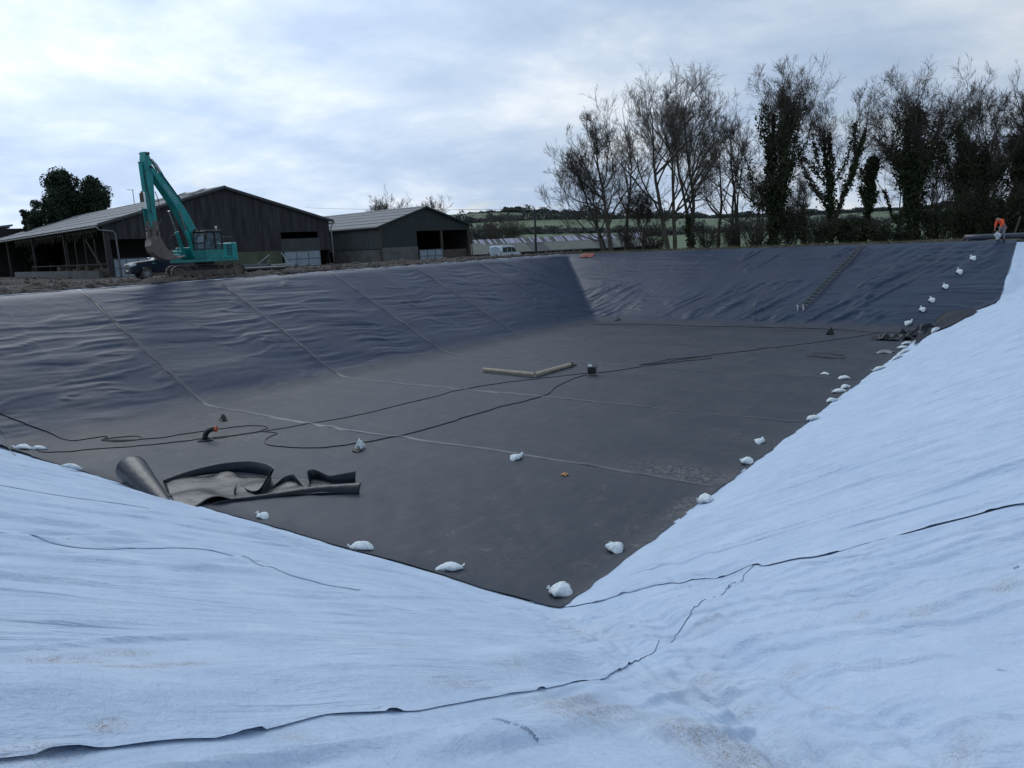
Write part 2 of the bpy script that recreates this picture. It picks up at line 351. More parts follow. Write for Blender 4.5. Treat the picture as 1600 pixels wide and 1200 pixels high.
def LZ(x,y): return float(liner_z(np.array([[x]],float),np.array([[y]],float))[0,0])+.035
# raised seam strips (parts of the liner)
M_SEAMP=mat('liner_weld_highlight',(.060,.075,.105),.5,.35,3)  # pale colour paints in the sky-lit edge of each liner overlap
def seam_strip(P,wd=.075,lift=.020,m=None):
    P=np.array(P); n=len(P); T=np.gradient(P[:,:2],axis=0); T/=np.linalg.norm(T,axis=1)[:,None]+1e-9; Nn=np.stack([-T[:,1],T[:,0]],1)
    rows=[]
    for k,(o,h) in enumerate(((-wd,.003),(-wd*.3,lift),(wd*.5,lift*1.1),(wd*.6,-.01))):
        q=P[:,:2]+Nn*o; zb_=liner_z(q[:,0:1],q[:,1:2])[:,0]; z=zb_+.035+h*(.8+1.6*ss(.3,1.2,zb_))+.008*np.abs(vn(q[:,0]*2,q[:,1]*2,7)) ; rows.append(np.stack([q[:,0],q[:,1],z],1))
    V=np.stack(rows,1); me=npmesh('weld_seam',V,gridq(n,4)); return link('weld_seam',me,m or M_SEAM,liner)
for q in SEAMS:
    xs=np.arange(xRimL-.3,xR-.05,.15)
    inb=ss(.3,.0,pit(xs,0*xs+q,.5)); yy=q+.07*vn(xs/2.,0*xs,int(q))+.10*np.sin(xs*.35+q)*inb+.05*vn(xs/.6,0*xs,int(q)+3)
    seam_strip(np.stack([xs,yy],1))
    ok=pit(xs,0*xs+q,.5)>-1; seam_strip(np.stack([xs,yy+.115],1)[ok],.038,.014,M_SEAMP)  # pale companion strip, seam highlight put into its colour
def pxline(pts,n=60,lift=0.):
    W=np.array([hit(*p)[:2] for p in pts]); d=np.r_[0,np.cumsum(np.linalg.norm(np.diff(W,axis=0),axis=1))]; t=np.linspace(0,d[-1],n)
    def sm(c):
        m=np.zeros(len(d)); 
        m[1:-1]=(c[2:]-c[:-2])/(d[2:]-d[:-2]); m[0]=(c[1]-c[0])/(d[1]-d[0]); m[-1]=(c[-1]-c[-2])/(d[-1]-d[-2])
        i=np.clip(np.searchsorted(d,t)-1,0,len(d)-2); h=d[i+1]-d[i]; u=(t-d[i])/h
        return (2*u**3-3*u**2+1)*c[i]+(u**3-2*u**2+u)*h*m[i]+(-2*u**3+3*u**2)*c[i+1]+(u**3-u**2)*h*m[i+1]
    return np.stack([sm(W[:,0]),sm(W[:,1])],1)
for pl in ([(1062,400),(1030,445),(990,480),(963,503)],[(882,404),(905,455),(925,500)],[(1240,392),(1215,430),(1185,465),(1175,503)]):
    seam_strip(pxline(pl,70),.04,.004)
# ------------------------------------------------------------------ geotextile sheets
ePx=[(85,1185),(340,1155),(510,1118),(650,1110),(800,1085),(880,1078),(1010,1043),(1025,1035),(1045,1010),(1060,995),(1100,960),(1130,935),(1165,890),(1180,880)]
eW=np.array([hit(*p)[:2] for p in ePx]); eW=eW[np.argsort(eW[:,1])]
def xE(y): return np.interp(y,np.r_[-8,eW[:,1]],np.r_[eW[0,0]+.3,eW[:,0]])+.05*vn(y/.35,0*y,140)*ss(5,9,y)+.03*vn(y/.5,0*y,141)
fPx=[(935,940),(1000,922),(1180,880),(1300,862),(1400,838),(1530,803),(1600,790)]
fW=np.array([hit(*p)[:2] for p in fPx]); fW=fW[np.argsort(fW[:,0])]
def yE(x): return np.interp(x,np.r_[xR-.5,fW[:,0],8],np.r_[yN-.15,fW[:,1],fW[-1,1]])+.04*vn(x/.5,0*x,150)
valley=lambda x,y: ((yN-y)/sN*zr)-((x-xR)/sR*zr)       # >0 near bank
def geo_z(x,y):
    z=pit(x,y,.30)
    v=valley(x,y); nb=ss(-.15,.15,v); hb=1-nb
    onb=ss(0.10,.75,z)
    # long creases down the slope; they bend towards the corner
    bend=.35*np.exp(-(v/1.2)**2)
    rd=lambda u,v_,sd:ss(.55,1.,1-np.abs(fbm(u,v_,sd,3))*1.5)
    u1=x+.10*y+.25*vn(x/3,y/4,158)
    a=.020*fbm(u1/.5,y/3.2,160,4,.55)+.05*fbm(u1/1.6,y/5.,163,2)
    a=a+.075*rd(u1/1.05,y/6.,166)*ss(-.35,.3,vn(x/2.2,y/4.,169))+.030*rd(u1/.5,y/4.,167)*ss(-.2,.4,vn(x/1.5,y/3.,168))
    w1=y-.12*x+.2*vn(x/3,y/3,159)
    b=.020*fbm(w1/.40,x/3.,170,4,.55)+.05*fbm(w1/1.5,x/5.,173,2)
    b=b+.055*rd(w1/.75,x/6.,176)*ss(-.3,.3,vn(y/2.5,x/4.,179))+.036*rd(w1/.34,x/4.,177)
    c=.045*fbm(x/.45,y/.45,180,4,.55)+.085*fbm((x+y)/.5,(x-y)/1.8,184,3)
    cr=np.exp(-(v/.55)**2)*ss(-9,-6.5,x)
    fan=.075*fbm((x+y)/2.,(v)/.22,187,2)*np.exp(-((v+.9)/1.1)**2)
    fb=ss(yF,yF+.6,y); d=.05*fbm((x*.8+y*.5)/.7,(y-x*.5)/3.,190,3)+.02*fbm(x/.4,y/2.,193,3)
    z=z+onb*((nb*a+hb*b)*(1-fb)+cr*c+fan*(1-fb)+fb*d)-.10*np.where(y<yF,ss(xR+.12,xR-.15,x)*ss(yN-.08,yN+.2,y),0)
    # a broad slack fold beside the overlap at the bottom of the picture
    t=(xE(y)-x); z=z+.13*ss(.06,.55,t)*ss(1.25,.60,t)*ss(8.2,5.5,y)*nb*(.75+.4*vn(y/1.1,0*y,200))
    return z
MUD=[]
def mudb(px,py,rx,ry=None,a=1.): 
    p=hit(px,py); MUD.append((p[0],p[1],rx,ry or rx,a))
for a in [(190,1058,.10,.14),(225,1060,.08,.12),(280,1050,.08,.20),(195,1022,.07,.16),(100,1036,.10,.20),(178,1143,.05,.06),(165,1150,.04,.05),(720,1075,.10,.3,.7),(880,1100,.15,.4),(930,1115,.3,.4),(900,1130,.2,.3,.8),
          (1080,1150,.25,.3),(1150,1185,.3,.35),(1170,1175,.15,.2),(1240,1050,.12,.1,.7),(1345,972,.10,.12,.8),(1100,1075,.2,.25,.8),(1570,925,.12,.2,.8),(1440,963,.15,.2,.6),(1300,1110,.08,.08,.8),(1110,985,.2,.25,.6),(1040,860,.15,.3,.7),(1015,830,.15,.25,.6),(800,1050,.12,.2,.6),(60,1183,.1,.15,.6),(465,1150,.08,.1,.6),(1500,1180,.15,.2,.6),(620,1010,.1,.3,.5),(1180,1125,.2,.12,.6)]:
    mudb(*a)
def mud(x,y):
    m=0*x
    for a,b,rx,ry,k in MUD: m=m+k*np.exp(-((x-a)/rx)**2-((y-b)/ry)**2)
    v=valley(x,y); m=m+.35*np.exp(-((v-.1)/.3)**2)*ss(.2,.5,vn(x/.7,y/.7,210))
    return np.clip(m,0,1)
def edge_lift(t,al,seed):              # t distance inside the edge, al along it
    k=np.abs(vn(al/.40,0*al,seed)); return (.003+.009*k)*ss(.4,.0,t)+.022*ss(.5,.85,vn(al/.16,0*al,seed+1))*ss(.12,0,t)
# corner sheet (lowest layer)
def dens(a,b,n,p=1.): return a+(b-a)*np.linspace(0,1,n)**p
sx=np.concatenate([np.arange(-5.4,1.5,.026),np.arange(1.5,8,.12)]); sy=np.concatenate([np.arange(-5,.3,.12),np.arange(.3,12.7,.03)])
AX,AY=np.meshgrid(sx,sy,indexing='ij'); AZ=geo_z(AX,AY)
mk=(AX>xE(AY)-.5)&(AY<yE(AX)+.6)
s1=gridobj('geotextile_sheet',AX,AY,AZ,M_GEOC,attrs={'mud':mud(AX,AY)},mask=mk)
tag(s1,'white fabric sheet in the near corner, printed, with muddy patches, tucked under its neighbours','fabric sheet','white geotextile sheets on the near and right banks')
# near bank sheet
tt=np.concatenate([np.linspace(0,1.2,42)[:-1],1.2+38*np.linspace(0,1,520)**1.5]); sy2=np.concatenate([np.arange(-5,.3,.12),np.arange(.3,12.15,.028)])
T2,Y2=np.meshgrid(tt,sy2,indexing='ij'); X2=xE(Y2)-T2
Z2=geo_z(X2,Y2)+.007+edge_lift(T2,Y2,220)
mk=(Y2<np.where(X2<-7.4,yN+.5,yE(X2)+.3))
sb=gridobj('geotextile_sheet',X2[::-1],Y2[::-1],Z2[::-1],M_GEO,attrs={'mud':mud(X2,Y2)[::-1]},mask=mk[::-1])
tag(sb,'white fabric sheets over the near bank at the left, with a lifted hem','fabric sheet','white geotextile sheets on the near and right banks')
# right bank sheet
sx3=np.concatenate([np.arange(xR-.5,2.2,.035),np.arange(2.2,8,.15)]); t3=np.concatenate([np.linspace(0,1.,26)[:-1],1+(yRimF+.7-12.8)*np.linspace(0,1,760)**1.45])
X3,T3=np.meshgrid(sx3,t3,indexing='ij'); Y3=yE(X3)+T3
Z3=geo_z(X3,Y3)+.020+edge_lift(T3,X3,230)*.8
mk3=X3>np.where(Y3<yF,xR-.6,xEdge(Y3)-.35)
Z3=Z3-.10*ss(xEdge(Y3)+.15,xEdge(Y3)-.1,X3)*ss(yF,yF+.5,Y3)
s3=gridobj('geotextile_sheet',X3,Y3,Z3,M_GEOR,attrs={'mud':mud(X3,Y3)*.6},mask=mk3)
tag(s3,'white fabric sheets over the long right bank and the far right corner','fabric sheet','white geotextile sheets on the near and right banks')
def GZf(x,y): return float(geo_z(np.array([[x]],float),np.array([[y]],float))[0,0])
# overlaps between rolls on the near bank (left) : thin raised hems, parts of that sheet
def hem(P,parent,wd=.10):
    P=np.array(P); n=len(P); T=np.gradient(P,axis=0); T/=np.linalg.norm(T,axis=1)[:,None]; Nn=np.stack([-T[:,1],T[:,0]],1); rows=[]
    for o,h in ((wd*2.5,.004),(wd,.009),(0,.013),(-.006,.006)):
        q=P+Nn*o; k=(.7+.8*np.abs(vn(np.arange(n)/9.,0*np.arange(n),5))) if h>.02 else 1.
        z=geo_z(q[:,0:1],q[:,1:2])[:,0]+h*k+.008; rows.append(np.stack([q[:,0],q[:,1],z],1))
    me=npmesh('hem',np.stack(rows,1),gridq(n,4)); me.attributes.new('mud','FLOAT','POINT'); return link('hem',me,M_GEO,parent)
hem(pxline([(-120,822),(0,832),(60,845),(130,857),(330,869),(460,902),(560,924)],160),sb)
hem(pxline([(-60,755),(0,762),(60,772),(150,786),(240,800)],90),sb,.07)
hem(pxline([(1600,1000),(1690,985)],30),s3) if 0 else None
# pale rim strip where the fabric peeps out under the liner on the left bank
rx=xRimL-.62+.10*np.linspace(-1,1,6)[:,None]*1.8; ry=np.linspace(-6,yRimF+.3,500)[None,:]
RX=rx+.06*vn(ry/1.1,0*ry,240)+0*ry; RY=ry+0*rx; RZ=zr+.02+.05*np.cos((RX-(xRimL-.62))*4)+.02*vn(RX*3,RY*1.5,241)
rs=gridobj('geotextile_strip',RX,RY,RZ,M_GEO,attrs={'mud':.4+0*RX}); tag(rs,'pale fabric edge showing along the top of the left bank','fabric edge')
# faint printed lettering on the near corner sheet
M_INK=mat('ink',(.10,.13,.20),.9,.1)
def lettering(txt,pa,pb,h,m,parent,name='printed_text'):
    cu=bpy.data.curves.new(name,'FONT'); cu.body=txt; cu.size=1; tmp=bpy.data.objects.new(name,cu); COL.objects.link(tmp)
    dg=bpy.context.evaluated_depsgraph_get(); me=bpy.data.meshes.new_from_object(tmp.evaluated_get(dg)); bpy.data.objects.remove(tmp)
    n=len(me.vertices); co=np.zeros(n*3); me.vertices.foreach_get('co',co); co=co.reshape(-1,3); wdt=co[:,0].max()
    d=(pb-pa)[:2]; Ln=np.linalg.norm(d); d/=Ln; pv=np.array([-d[1],d[0]])
    P=pa[:2]+d*(co[:,0:1]/wdt*Ln)+pv*(co[:,1:2]*h); z=geo_z(P[:,0:1],P[:,1:2])[:,0]+.006
    me.vertices.foreach_set('co',np.stack([P[:,0],P[:,1],z],1).ravel()); me.materials.clear(); return link(name,me,m,parent)
lettering('OMEGA  03  LEMMA',hit(768,1142),hit(840,1167),.075,M_INK,s1)
lettering('#3',hit(1556,1048),hit(1568,1048),.06,M_INK,s1); lettering('#8',hit(1583,898),hit(1592,896),.06,M_INK,s1)
exec_parts=[]
# ================================================================== BARNS
def corr_mat(name,col,col2,axis,period,rough=.7,bump=.03,dirt=(.03,.035,.03),dirtamt=.5):
    m=bpy.data.materials.new(name); m.use_nodes=True; t=m.node_tree; b=t.nodes['Principled BSDF']
    o=nd(t,'ShaderNodeTexCoord').outputs['Object']
    s=nd(t,'ShaderNodeSeparateXYZ'); t.links.new(o,s.inputs[0])
    wv=mathn(t,'SINE',mathn(t,'MULTIPLY',s.outputs[axis],2*math.pi/period))
    cell=mathn(t,'FLOOR',mathn(t,'MULTIPLY',s.outputs[axis],1/1.05))
    wn=nd(t,'ShaderNodeTexWhiteNoise',noise_dimensions='1D'); t.links.new(cell,wn.inputs['W'])
    st=[(.8,.8,.12) if k!=axis else (.8,.8,.12) for k in range(1)][0]
    n=noisenode(t,mapped(t,o,(7,7,.22) if axis!=2 else (1,1,1)),1.1,8,.65)
    c=mixnode(t,ramp(t,n,[(.35,0),(.68,1)]).outputs[0],col,col2)
    c=mixnode(t,mathn(t,'MULTIPLY',wn.outputs['Value'],.22),c,dirt)
    n2=noisenode(t,o,.7,7,.7); c=mixnode(t,mathn(t,'MULTIPLY',ramp(t,n2,[(.48,0),(.7,1)]).outputs[0],dirtamt),c,dirt)
    t.links.new(c,b.inputs['Base Color']); b.inputs['Roughness'].default_value=rough
    bp=nd(t,'ShaderNodeBump'); bp.inputs['Strength'].default_value=1; bp.inputs['Distance'].default_value=bump
    t.links.new(wv,bp.inputs['Height']); t.links.new(bp.outputs[0],b.inputs['Normal']); return m
M_ROOF=corr_mat('roof_sheets',(.125,.15,.175),(.095,.115,.135),1,.30,.65,.03,(.08,.095,.10),.5)
M_ROOFD=corr_mat('roof_sheets_dark',(.13,.155,.18),(.10,.12,.14),1,.30,.7,.03,(.05,.06,.06),.4)
M_BOARD=mat('weathered_boards',(.062,.062,.066),.85,.3,1.6,col2=(.012,.014,.018),bump=.01,bscale=6,stretch=(1.5,1.5,.16),thr=(.32,.72))
M_GREENSH=corr_mat('green_sheets',(.028,.042,.042),(.020,.032,.034),0,.20,.6,.03,(.015,.02,.02),.4)
M_GREYSH=corr_mat('grey_green_sheets',(.10,.115,.115),(.07,.085,.085),1,.26,.7,.05,(.035,.045,.042),.6)
M_GREYSHX=corr_mat('grey_sheets_low',(.085,.095,.095),(.06,.07,.07),0,.26,.7,.05,(.035,.045,.042),.6)
M_CONC=mat('old_concrete',(.17,.175,.17),.9,.3,1.1,col2=(.085,.09,.088),bump=.01,bscale=5,detail=9)
M_MOSS=mat('mossy_concrete',(.115,.13,.085),.95,.3,.9,col2=(.055,.07,.05),bump=.01,bscale=5,detail=9,stretch=(1,1,.5))
M_STEEL=mat('galvanised_grey',(.17,.18,.185),.6,.3,2)
M_DARK=mat('dark_steel',(.035,.035,.037),.6,.3,3)
M_GATE=mat('gate_panel_blue_grey',(.27,.33,.38),.6,.15,2.)
M_GATE2=mat('gate_frame',(.10,.13,.15),.6,.2,3)
M_WOOD=mat('old_timber',(.085,.072,.06),.9,.3,3,col2=(.06,.05,.042))
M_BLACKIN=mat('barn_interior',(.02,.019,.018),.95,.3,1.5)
M_BRICK=mat('block_wall',(.13,.105,.09),.95,.3,3,col2=(.07,.06,.055))
M_STRAW=mat('straw_bales',(.10,.085,.06),.95,.4,4)
def boards(mb,x0,x1,base,top,holes,wd=.2,y=0.,th=.05,jit=.03,seed=1):
    rg=random.Random(seed); x=x0
    while x<x1-.01:
        xb=min(x+wd*rg.uniform(.8,1.15),x1); xm=(x+xb)/2; segs=[(base(xm),top(xm))]
        for hx0,hx1,hz0,hz1 in holes:
            if hx0<=xm<=hx1:
                ns=[]
                for a,b in segs:
                    if a<hz0: ns.append((a,min(b,hz0)))
                    if b>hz1: ns.append((max(a,hz1),b))
                segs=ns
        dy=rg.uniform(-jit,0)
        for a,b in segs:
            if b-a>.05: mb.box(x+.006,xb-.006,y+dy-th/2,y+dy+th/2,a+rg.uniform(0,.04)*(a>1),b)
        x=xb
# --- large barn. local x along the gable, y back along the ridge, z up
TH1=R_(79.5); B1=empty('large_barn',(-74.58,36.81,5.08),TH1)
tag(B1,'large dark boarded barn with grey sheet roof and open side, behind the excavator','barn')
W1=24.25; E1=5.1; L1=58
def solve_apex(A,th,W,px,py):
    m=np.array([A[0]+math.cos(th)*W/2,A[1]+math.sin(th)*W/2]); best=None
    for z in np.arange(5,20,.02):
        d=np.array([m[0],m[1],z])-EYE; q=600-F*(d@CU)/(d@FWD)
        if best is None or abs(q-py)<best[0]: best=(abs(q-py),z)
    return best[1]
AP1=solve_apex((-74.58,36.81),TH1,W1,345,293)-5.08
top1=lambda x:E1+(AP1-E1)*(1-abs(x-W1/2)/(W1/2))
def lz(px0): # local x of a picture column on the gable line
    lo,hi=0.,W1
    for _ in range(40):
        m=(lo+hi)/2; P=np.array([-74.58+math.cos(TH1)*m,36.81+math.sin(TH1)*m,5.3])-EYE; q=800+F*(P@CR)/(P@FWD)
        if q<px0: lo=m
        else: hi=m
    return lo
XD=lz(240); XO=lz(443); XP=lz(501)
zb=1.9
mb=MB(); boards(mb,.15,W1-.1,lambda x:(0 if x<XD else (zb if x<XO else 1.75)),lambda x:top1(x)-.05,[(.5,XD,-1,3.6),(XO,XP,3.15,3.85)],seed=4)
mb.build('boarding',M_BOARD,B1)
mb=MB(); mb.box(XD,XO-.1,-.12,.12,-.4,zb); mb.build('plinth_wall',M_MOSS,B1)
mb=MB(); mb.box(XO-.1,XP+.1,-.09,-.03,1.75,3.15); mb.build('low_sheeting',M_GREYSHX,B1)
def gate(parent,x0,x1,z0,z1,nx,nz,y=-.2):
    f=MB(); 
    for i in range(nx+1): xx=x0+(x1-x0)*i/nx; f.box(xx-.045,xx+.045,y-.05,y+.02,z0,z1)
    for j in range(nz+1): z=z0+(z1-z0)*j/nz; f.box(x0,x1,y-.045,y+.018,z-.04,z+.04)
    g=f.build('gate',M_GATE2,parent); p=MB(); p.box(x0,x1,y-.02,y-.005,z0,z1); p.build('gate_panel',M_GATE,g); return g
gate(B1,XO+.1,XP-.1,.05,1.72,3,2,-.22)
gate(B1,.55,XD-.2,.05,1.75,3,2,-.15)
mb=MB()
for a,b in (((-.45,E1-.12),(W1/2,AP1+.0)),((W1/2,AP1+.0),(W1+.45,E1-.12))): mb.bar((a[0],-.30,a[1]),(b[0],-.30,b[1]),.05,.30)
mb.each('barge_board',M_DARK,B1)
sl1=(AP1-E1)/(W1/2)
def roofslab(W,E,AP,L,y0,m,parent,name='roof',ov=.5,th=.06,lifts=None):
    mb=MB(); s=(AP-E)/(W/2)
    mb.prism([(-ov,E-ov*s+.02),(W/2,AP+.02),(W+ov,E-ov*s+.02),(W+ov,E-ov*s+.02+th),(W/2,AP+.02+th+.02),(-ov,E-ov*s+.02+th)],y0,L,'y')
    r=mb.build(name,m,parent)
    # sheet laps: thin raised edges across the slope
    lp=MB(); k=5
    for i in range(1,k):
        for sgn in (-1,1):
            x=W/2+sgn*(W/2+ov)*i/k; z=AP-(abs(x-W/2))*s+.02+th
            lp.prism([(x-.10,z-sgn*-.0+.01+s*.10*sgn*1.0),(x+.10,z+.01-s*.10*sgn),(x+.10,z+.05-s*.10*sgn),(x-.10,z+.05+s*.10*sgn)],y0+.02,L-.02,'y')
    lp.build('sheet_lap',m,r)
    rg=MB(); rg.prism([(W/2-.35,AP-.35*s+.10),(W/2,AP+.13),(W/2+.35,AP-.35*s+.10),(W/2+.35,AP-.35*s+.14),(W/2,AP+.19),(W/2-.35,AP-.35*s+.14)],y0-.02,L+.02,'y')
    rg.build('ridge_cap',m,r); return r
r1=roofslab(W1,E1,AP1,L1,-.35,M_ROOF,B1)
mb=MB()                                     # raised ventilation sheets near the ridge
for yy in (3.2,8.6,13.5): mb.prism([(W1/2-2.6,AP1-2.6*sl1+.10),(W1/2-.5,AP1-.5*sl1+.28),(W1/2-.5,AP1-.5*sl1+.34),(W1/2-2.6,AP1-2.6*sl1+.16)],yy,yy+1.3,'y')
mb.each('raised_sheet',M_ROOFD,r1)
# side along x=0 : open bays
mb=MB()
for k in range(5): mb.box(.0,.22,k*14.5,k*14.5+.2,-.3,E1-.05)
mb.each('post',M_DARK,B1)
mb=MB()
for y in (3.2,6.6,10.1,13.4): mb.bar((-.02,y,.55),(-.02,y-.05,3.8),.10,.10)
mb.bar((-.05,0,1.35),(-.05,30,1.30),.09,.09); mb.bar((-.12,.8,.55),(-.12,5.7,3.85),.11,.11)
mb.each('rail',M_WOOD,B1)
mb=MB(); mb.box(-.25,.05,2.2,40,-.4,.72); mb.build('low_wall',M_CONC,B1)
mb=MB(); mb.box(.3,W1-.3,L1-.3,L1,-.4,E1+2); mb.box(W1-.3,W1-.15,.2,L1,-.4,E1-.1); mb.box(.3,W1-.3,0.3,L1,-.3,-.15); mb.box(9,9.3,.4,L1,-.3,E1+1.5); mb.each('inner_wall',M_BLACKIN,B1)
mb=MB(); 
for k in range(14): y=2+k*1.7; mb.box(1.5,3+random.random(),y,y+1.5,-.2,.6+random.random()*.7)
mb.each('straw_bale',M_STRAW,B1,bevel=.12)
mb=MB(); rgs=random.Random(3); y=3.; pts=[(3.,E1-.35)]
while y<40: pts+=[(y,E1-rgs.uniform(.5,.7)),(y+.05,E1-rgs.uniform(.8,1.5)),(y+.12,E1-rgs.uniform(.8,1.4)),(y+.16,E1-.6)]; y+=rgs.uniform(.3,.8)
pts.append((40.,E1-.35)); mb.prism(pts,.26,.29,'x'); mb.build('ragged_lining',M_WOOD,B1)
mb=MB(); mb.tube([(-.55,-.3,E1-.28),(-.55,L1,E1-.30)],.085,8); mb.each('gutter',M_STEEL,B1)
mb=MB(); mb.tube([(-.55,-.30,E1-.32),(-.45,-.32,E1-.55),(-.1,-.33,E1-.62),(.75,-.34,E1-.72),(.95,-.35,E1-.95),(.98,-.36,2.2),(1.0,-.36,-.05)],.075,8,); mb.build('downpipe',M_STEEL,B1,smooth=True)
mb=MB(); mb.tube([(W1+.5,-.2,E1-.3),(W1+.2,-.3,E1-.5),(W1-.05,-.35,E1-.8),(W1-.02,-.36,2.),(W1-.02,-.36,-.05)],.085,8); mb.build('downpipe',M_STEEL,B1,smooth=True)
mb=MB(); mb.tube([(W1+.52,-.3,E1-.3),(W1+.52,L1,E1-.3)],.08,8); mb.each('gutter',M_STEEL,B1)
# --- small barn
TH2=R_(81.25); B2=empty('small_barn',(-64.57,63.13,4.80),TH2)
tag(B2,'smaller green metal barn with concrete base walls, right of the big barn','barn')
W2=13.75; E2=4.42; L2=40; AP2=solve_apex((-64.57,63.13),TH2,W2,665,324)-4.80
roofslab(W2,E2,AP2,L2,-.3,M_ROOFD if 0 else M_ROOF,B2,ov=.35)
s2_=(AP2-E2)/(W2/2); top2=lambda x:AP2-abs(x-W2/2)*s2_
xo0,xo1,xo2=5.3,9.1,13.2
mb=MB(); 
mb.prism([(0,1.75),(xo0,1.75),(xo0,3.75),(W2-.35,3.75),(W2-.35,1.0),(W2,1.0),(W2,E2),(W2/2,AP2),(0,E2)],-.04,.04,'y'); mb.build('green_cladding',M_GREENSH,B2)
mb=MB(); mb.box(.0,xo0,-.14,.10,-.5,1.95); mb.each('base_wall',M_CONC,B2)
mb=MB(); mb.box(xo1+.2,W2-.1,.3,.5,-.5,1.4); mb.build('block_wall',M_BRICK,B2)
mb=MB(); mb.box(xo1-.1,xo1+.14,-.15,.1,-.3,3.75); mb.box(W2-.32,W2+.04,-.16,.05,-.3,E2-.1); mb.box(-.1,.12,-.18,.0,-.3,E2-.1); mb.each('post',M_WOOD,B2)
gate(B2,xo0+.1,xo1-.1,.0,1.5,3,2,-.25)
mb=MB(); mb.box(-.04,.04,.0,11.3,1.85,E2-.05); mb.build('side_cladding',M_GREYSH,B2)
mb=MB(); mb.box(-.14,.10,.1,9.2,-.5,1.78); mb.box(-.2,-.1,7.4,9.2,-.5,1.4); mb.each('base_wall',M_CONC,B2)
mb=MB(); mb.box(-.25,-.15,9.2,9.32,-.3,1.85); mb.box(-.25,-.15,9.2,11.5,1.72,1.84); mb.each('frame',M_STEEL,B2)
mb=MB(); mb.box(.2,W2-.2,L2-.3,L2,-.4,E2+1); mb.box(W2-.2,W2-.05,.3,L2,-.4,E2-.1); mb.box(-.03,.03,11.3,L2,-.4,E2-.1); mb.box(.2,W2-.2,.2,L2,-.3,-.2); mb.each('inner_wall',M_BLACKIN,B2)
mb=MB()
for a,b in (((-.35,E2-.1),(W2/2,AP2+.02)),((W2/2,AP2+.02),(W2+.35,E2-.1))): mb.bar((a[0],-.32,a[1]),(b[0],-.32,b[1]),.05,.20)
mb.each('barge_board',M_GREENSH,B2)
mb=MB(); mb.tube([(-.42,-.3,E2-.18),(-.42,L2,E2-.18)],.08,8); mb.each('gutter',M_DARK,B2)
mb=MB(); mb.tube([(W2+.42,-.3,E2-.18),(W2+.42,L2,E2-.18)],.08,8); mb.tube([(W2+.42,-.28,E2-.2),(W2+.12,-.3,E2-.55),(W2+.12,-.3,0)],.06,8); mb.each('gutter',M_DARK,B2)
# --- low dark lean-to at the far left
P=dep(10,352,60); B3=empty('lean_to_shed',(P[0],P[1],5.1),R_(79.5)); tag(B3,'dark low lean-to shed with a broken roof at the far left edge','shed')
mb=MB(); mb.prism([(-8,3.9),(1.2,P[2]-5.1+.25),(1.2,P[2]-5.1+.1),(-8,3.75)],4.0,24,'y'); mb.build('roof',M_ROOFD,B3)
mb=MB(); mb.prism([(-8,3.3),(1.0,P[2]-5.1-.05),(1.0,P[2]-5.1+.12),(-8,3.75)],4.2,4.3,'y'); mb.build('gable_board',M_BOARD,B3)
mb=MB()
for yy in (5,14,23):
    for xx in (-7.6,-3): mb.box(xx,xx+.2,yy,yy+.2,-.2,3.6)
mb.each('post',M_WOOD,B3)
# --- chimneys and aerial beyond the big barn
M_POT=mat('chimney_brick',(.10,.08,.075),.9,.3,5)
def farthing(px,py,D): p=dep(px,py,D); return p
P=farthing(217,306,135); B4=empty('farmhouse',(P[0],P[1],4.0),TH1); tag(B4,'farmhouse hidden behind the big barn, two chimneys showing over its roof','house')
hz=P[2]-4.0
mb=MB(); mb.box(-4,4,-7,0,-1,5.5); mb.build('wall',M_CONC,B4)
mb=MB(); mb.prism([(-4.4,5.3),(0,hz-1.2),(4.4,5.3)],-7.3,.3,'y'); rr_=mb.build('roof',M_ROOFD,B4)
for xx,h in ((0,2.2),(.9,2.6)):
    mb=MB(); mb.box(xx-.35,xx+.35,-2.,-1.3,hz-2.5,hz-1+h*.6); mb.tube([(xx,-1.65,hz-1+h*.6),(xx,-1.65,hz-.65+h*.6)],[.22,.17],8); mb.build('chimney',M_POT,B4)
P2=farthing(208,303,134); 
mb=MB(); q=Matrix.Rotation(-TH1,4,'Z')@Vector((P2[0]-P[0],P2[1]-P[1],0)); mb.tube([(q.x,q.y,hz-3),(q.x,q.y,hz+1.0)],.06,6)
mb.bar((q.x-1.0,q.y,hz+1.0),(q.x+.3,q.y,hz+.95),.06,.06)
for k in range(6): mb.bar((q.x-.9+k*.2,q.y-.25,hz+1.0),(q.x-.9+k*.2,q.y+.25,hz+1.0),.03,.03)
mb.build('aerial',M_STEEL,B4)
# ================================================================== LONG LOW SHED beyond the corner
def gpt(px,py,D): return dep(px,py,D)
A=gpt(752,397,104); Bp=gpt(1030,386,112)
d=np.array([Bp[0]-A[0],Bp[1]-A[1]]); Ls=np.linalg.norm(d); ths=math.atan2(d[1],d[0])
SH=empty('long_low_shed',(A[0],A[1],3.3),ths); tag(SH,'long low shed with patched, striped sheet roof beyond the far left corner','shed')
ze=A[2]-3.3; zrg=1.95
M_SHG=mat('shed_sheet_green_grey',(.135,.155,.135),.85,.2,1.2,col2=(.09,.11,.10)); M_SHD=mat('shed_sheet_dark',(.060,.068,.070),.85,.3,1.2)
M_SHL=mat('shed_sheet_pale',(.33,.34,.44),.7,.3,2.5,col2=(.22,.22,.30)); M_SHS=mat('shed_sheet_rusty',(.07,.06,.065),.8,.3,2)
rf=MB(); rf.prism([(0-.0,ze),(4.8,ze+zrg),(9.6,ze),(9.6,ze-.08),(4.8,ze+zrg-.08),(0,ze-.08)],0,Ls,'x')
rf.v=[(x,y,z) for x,y,z in rf.v]; roof=rf.build('roof',M_SHD,SH)
x=0; k=0; rg=random.Random(9)
gp=MB(); pp=MB(); dp=MB()
sx_=.0
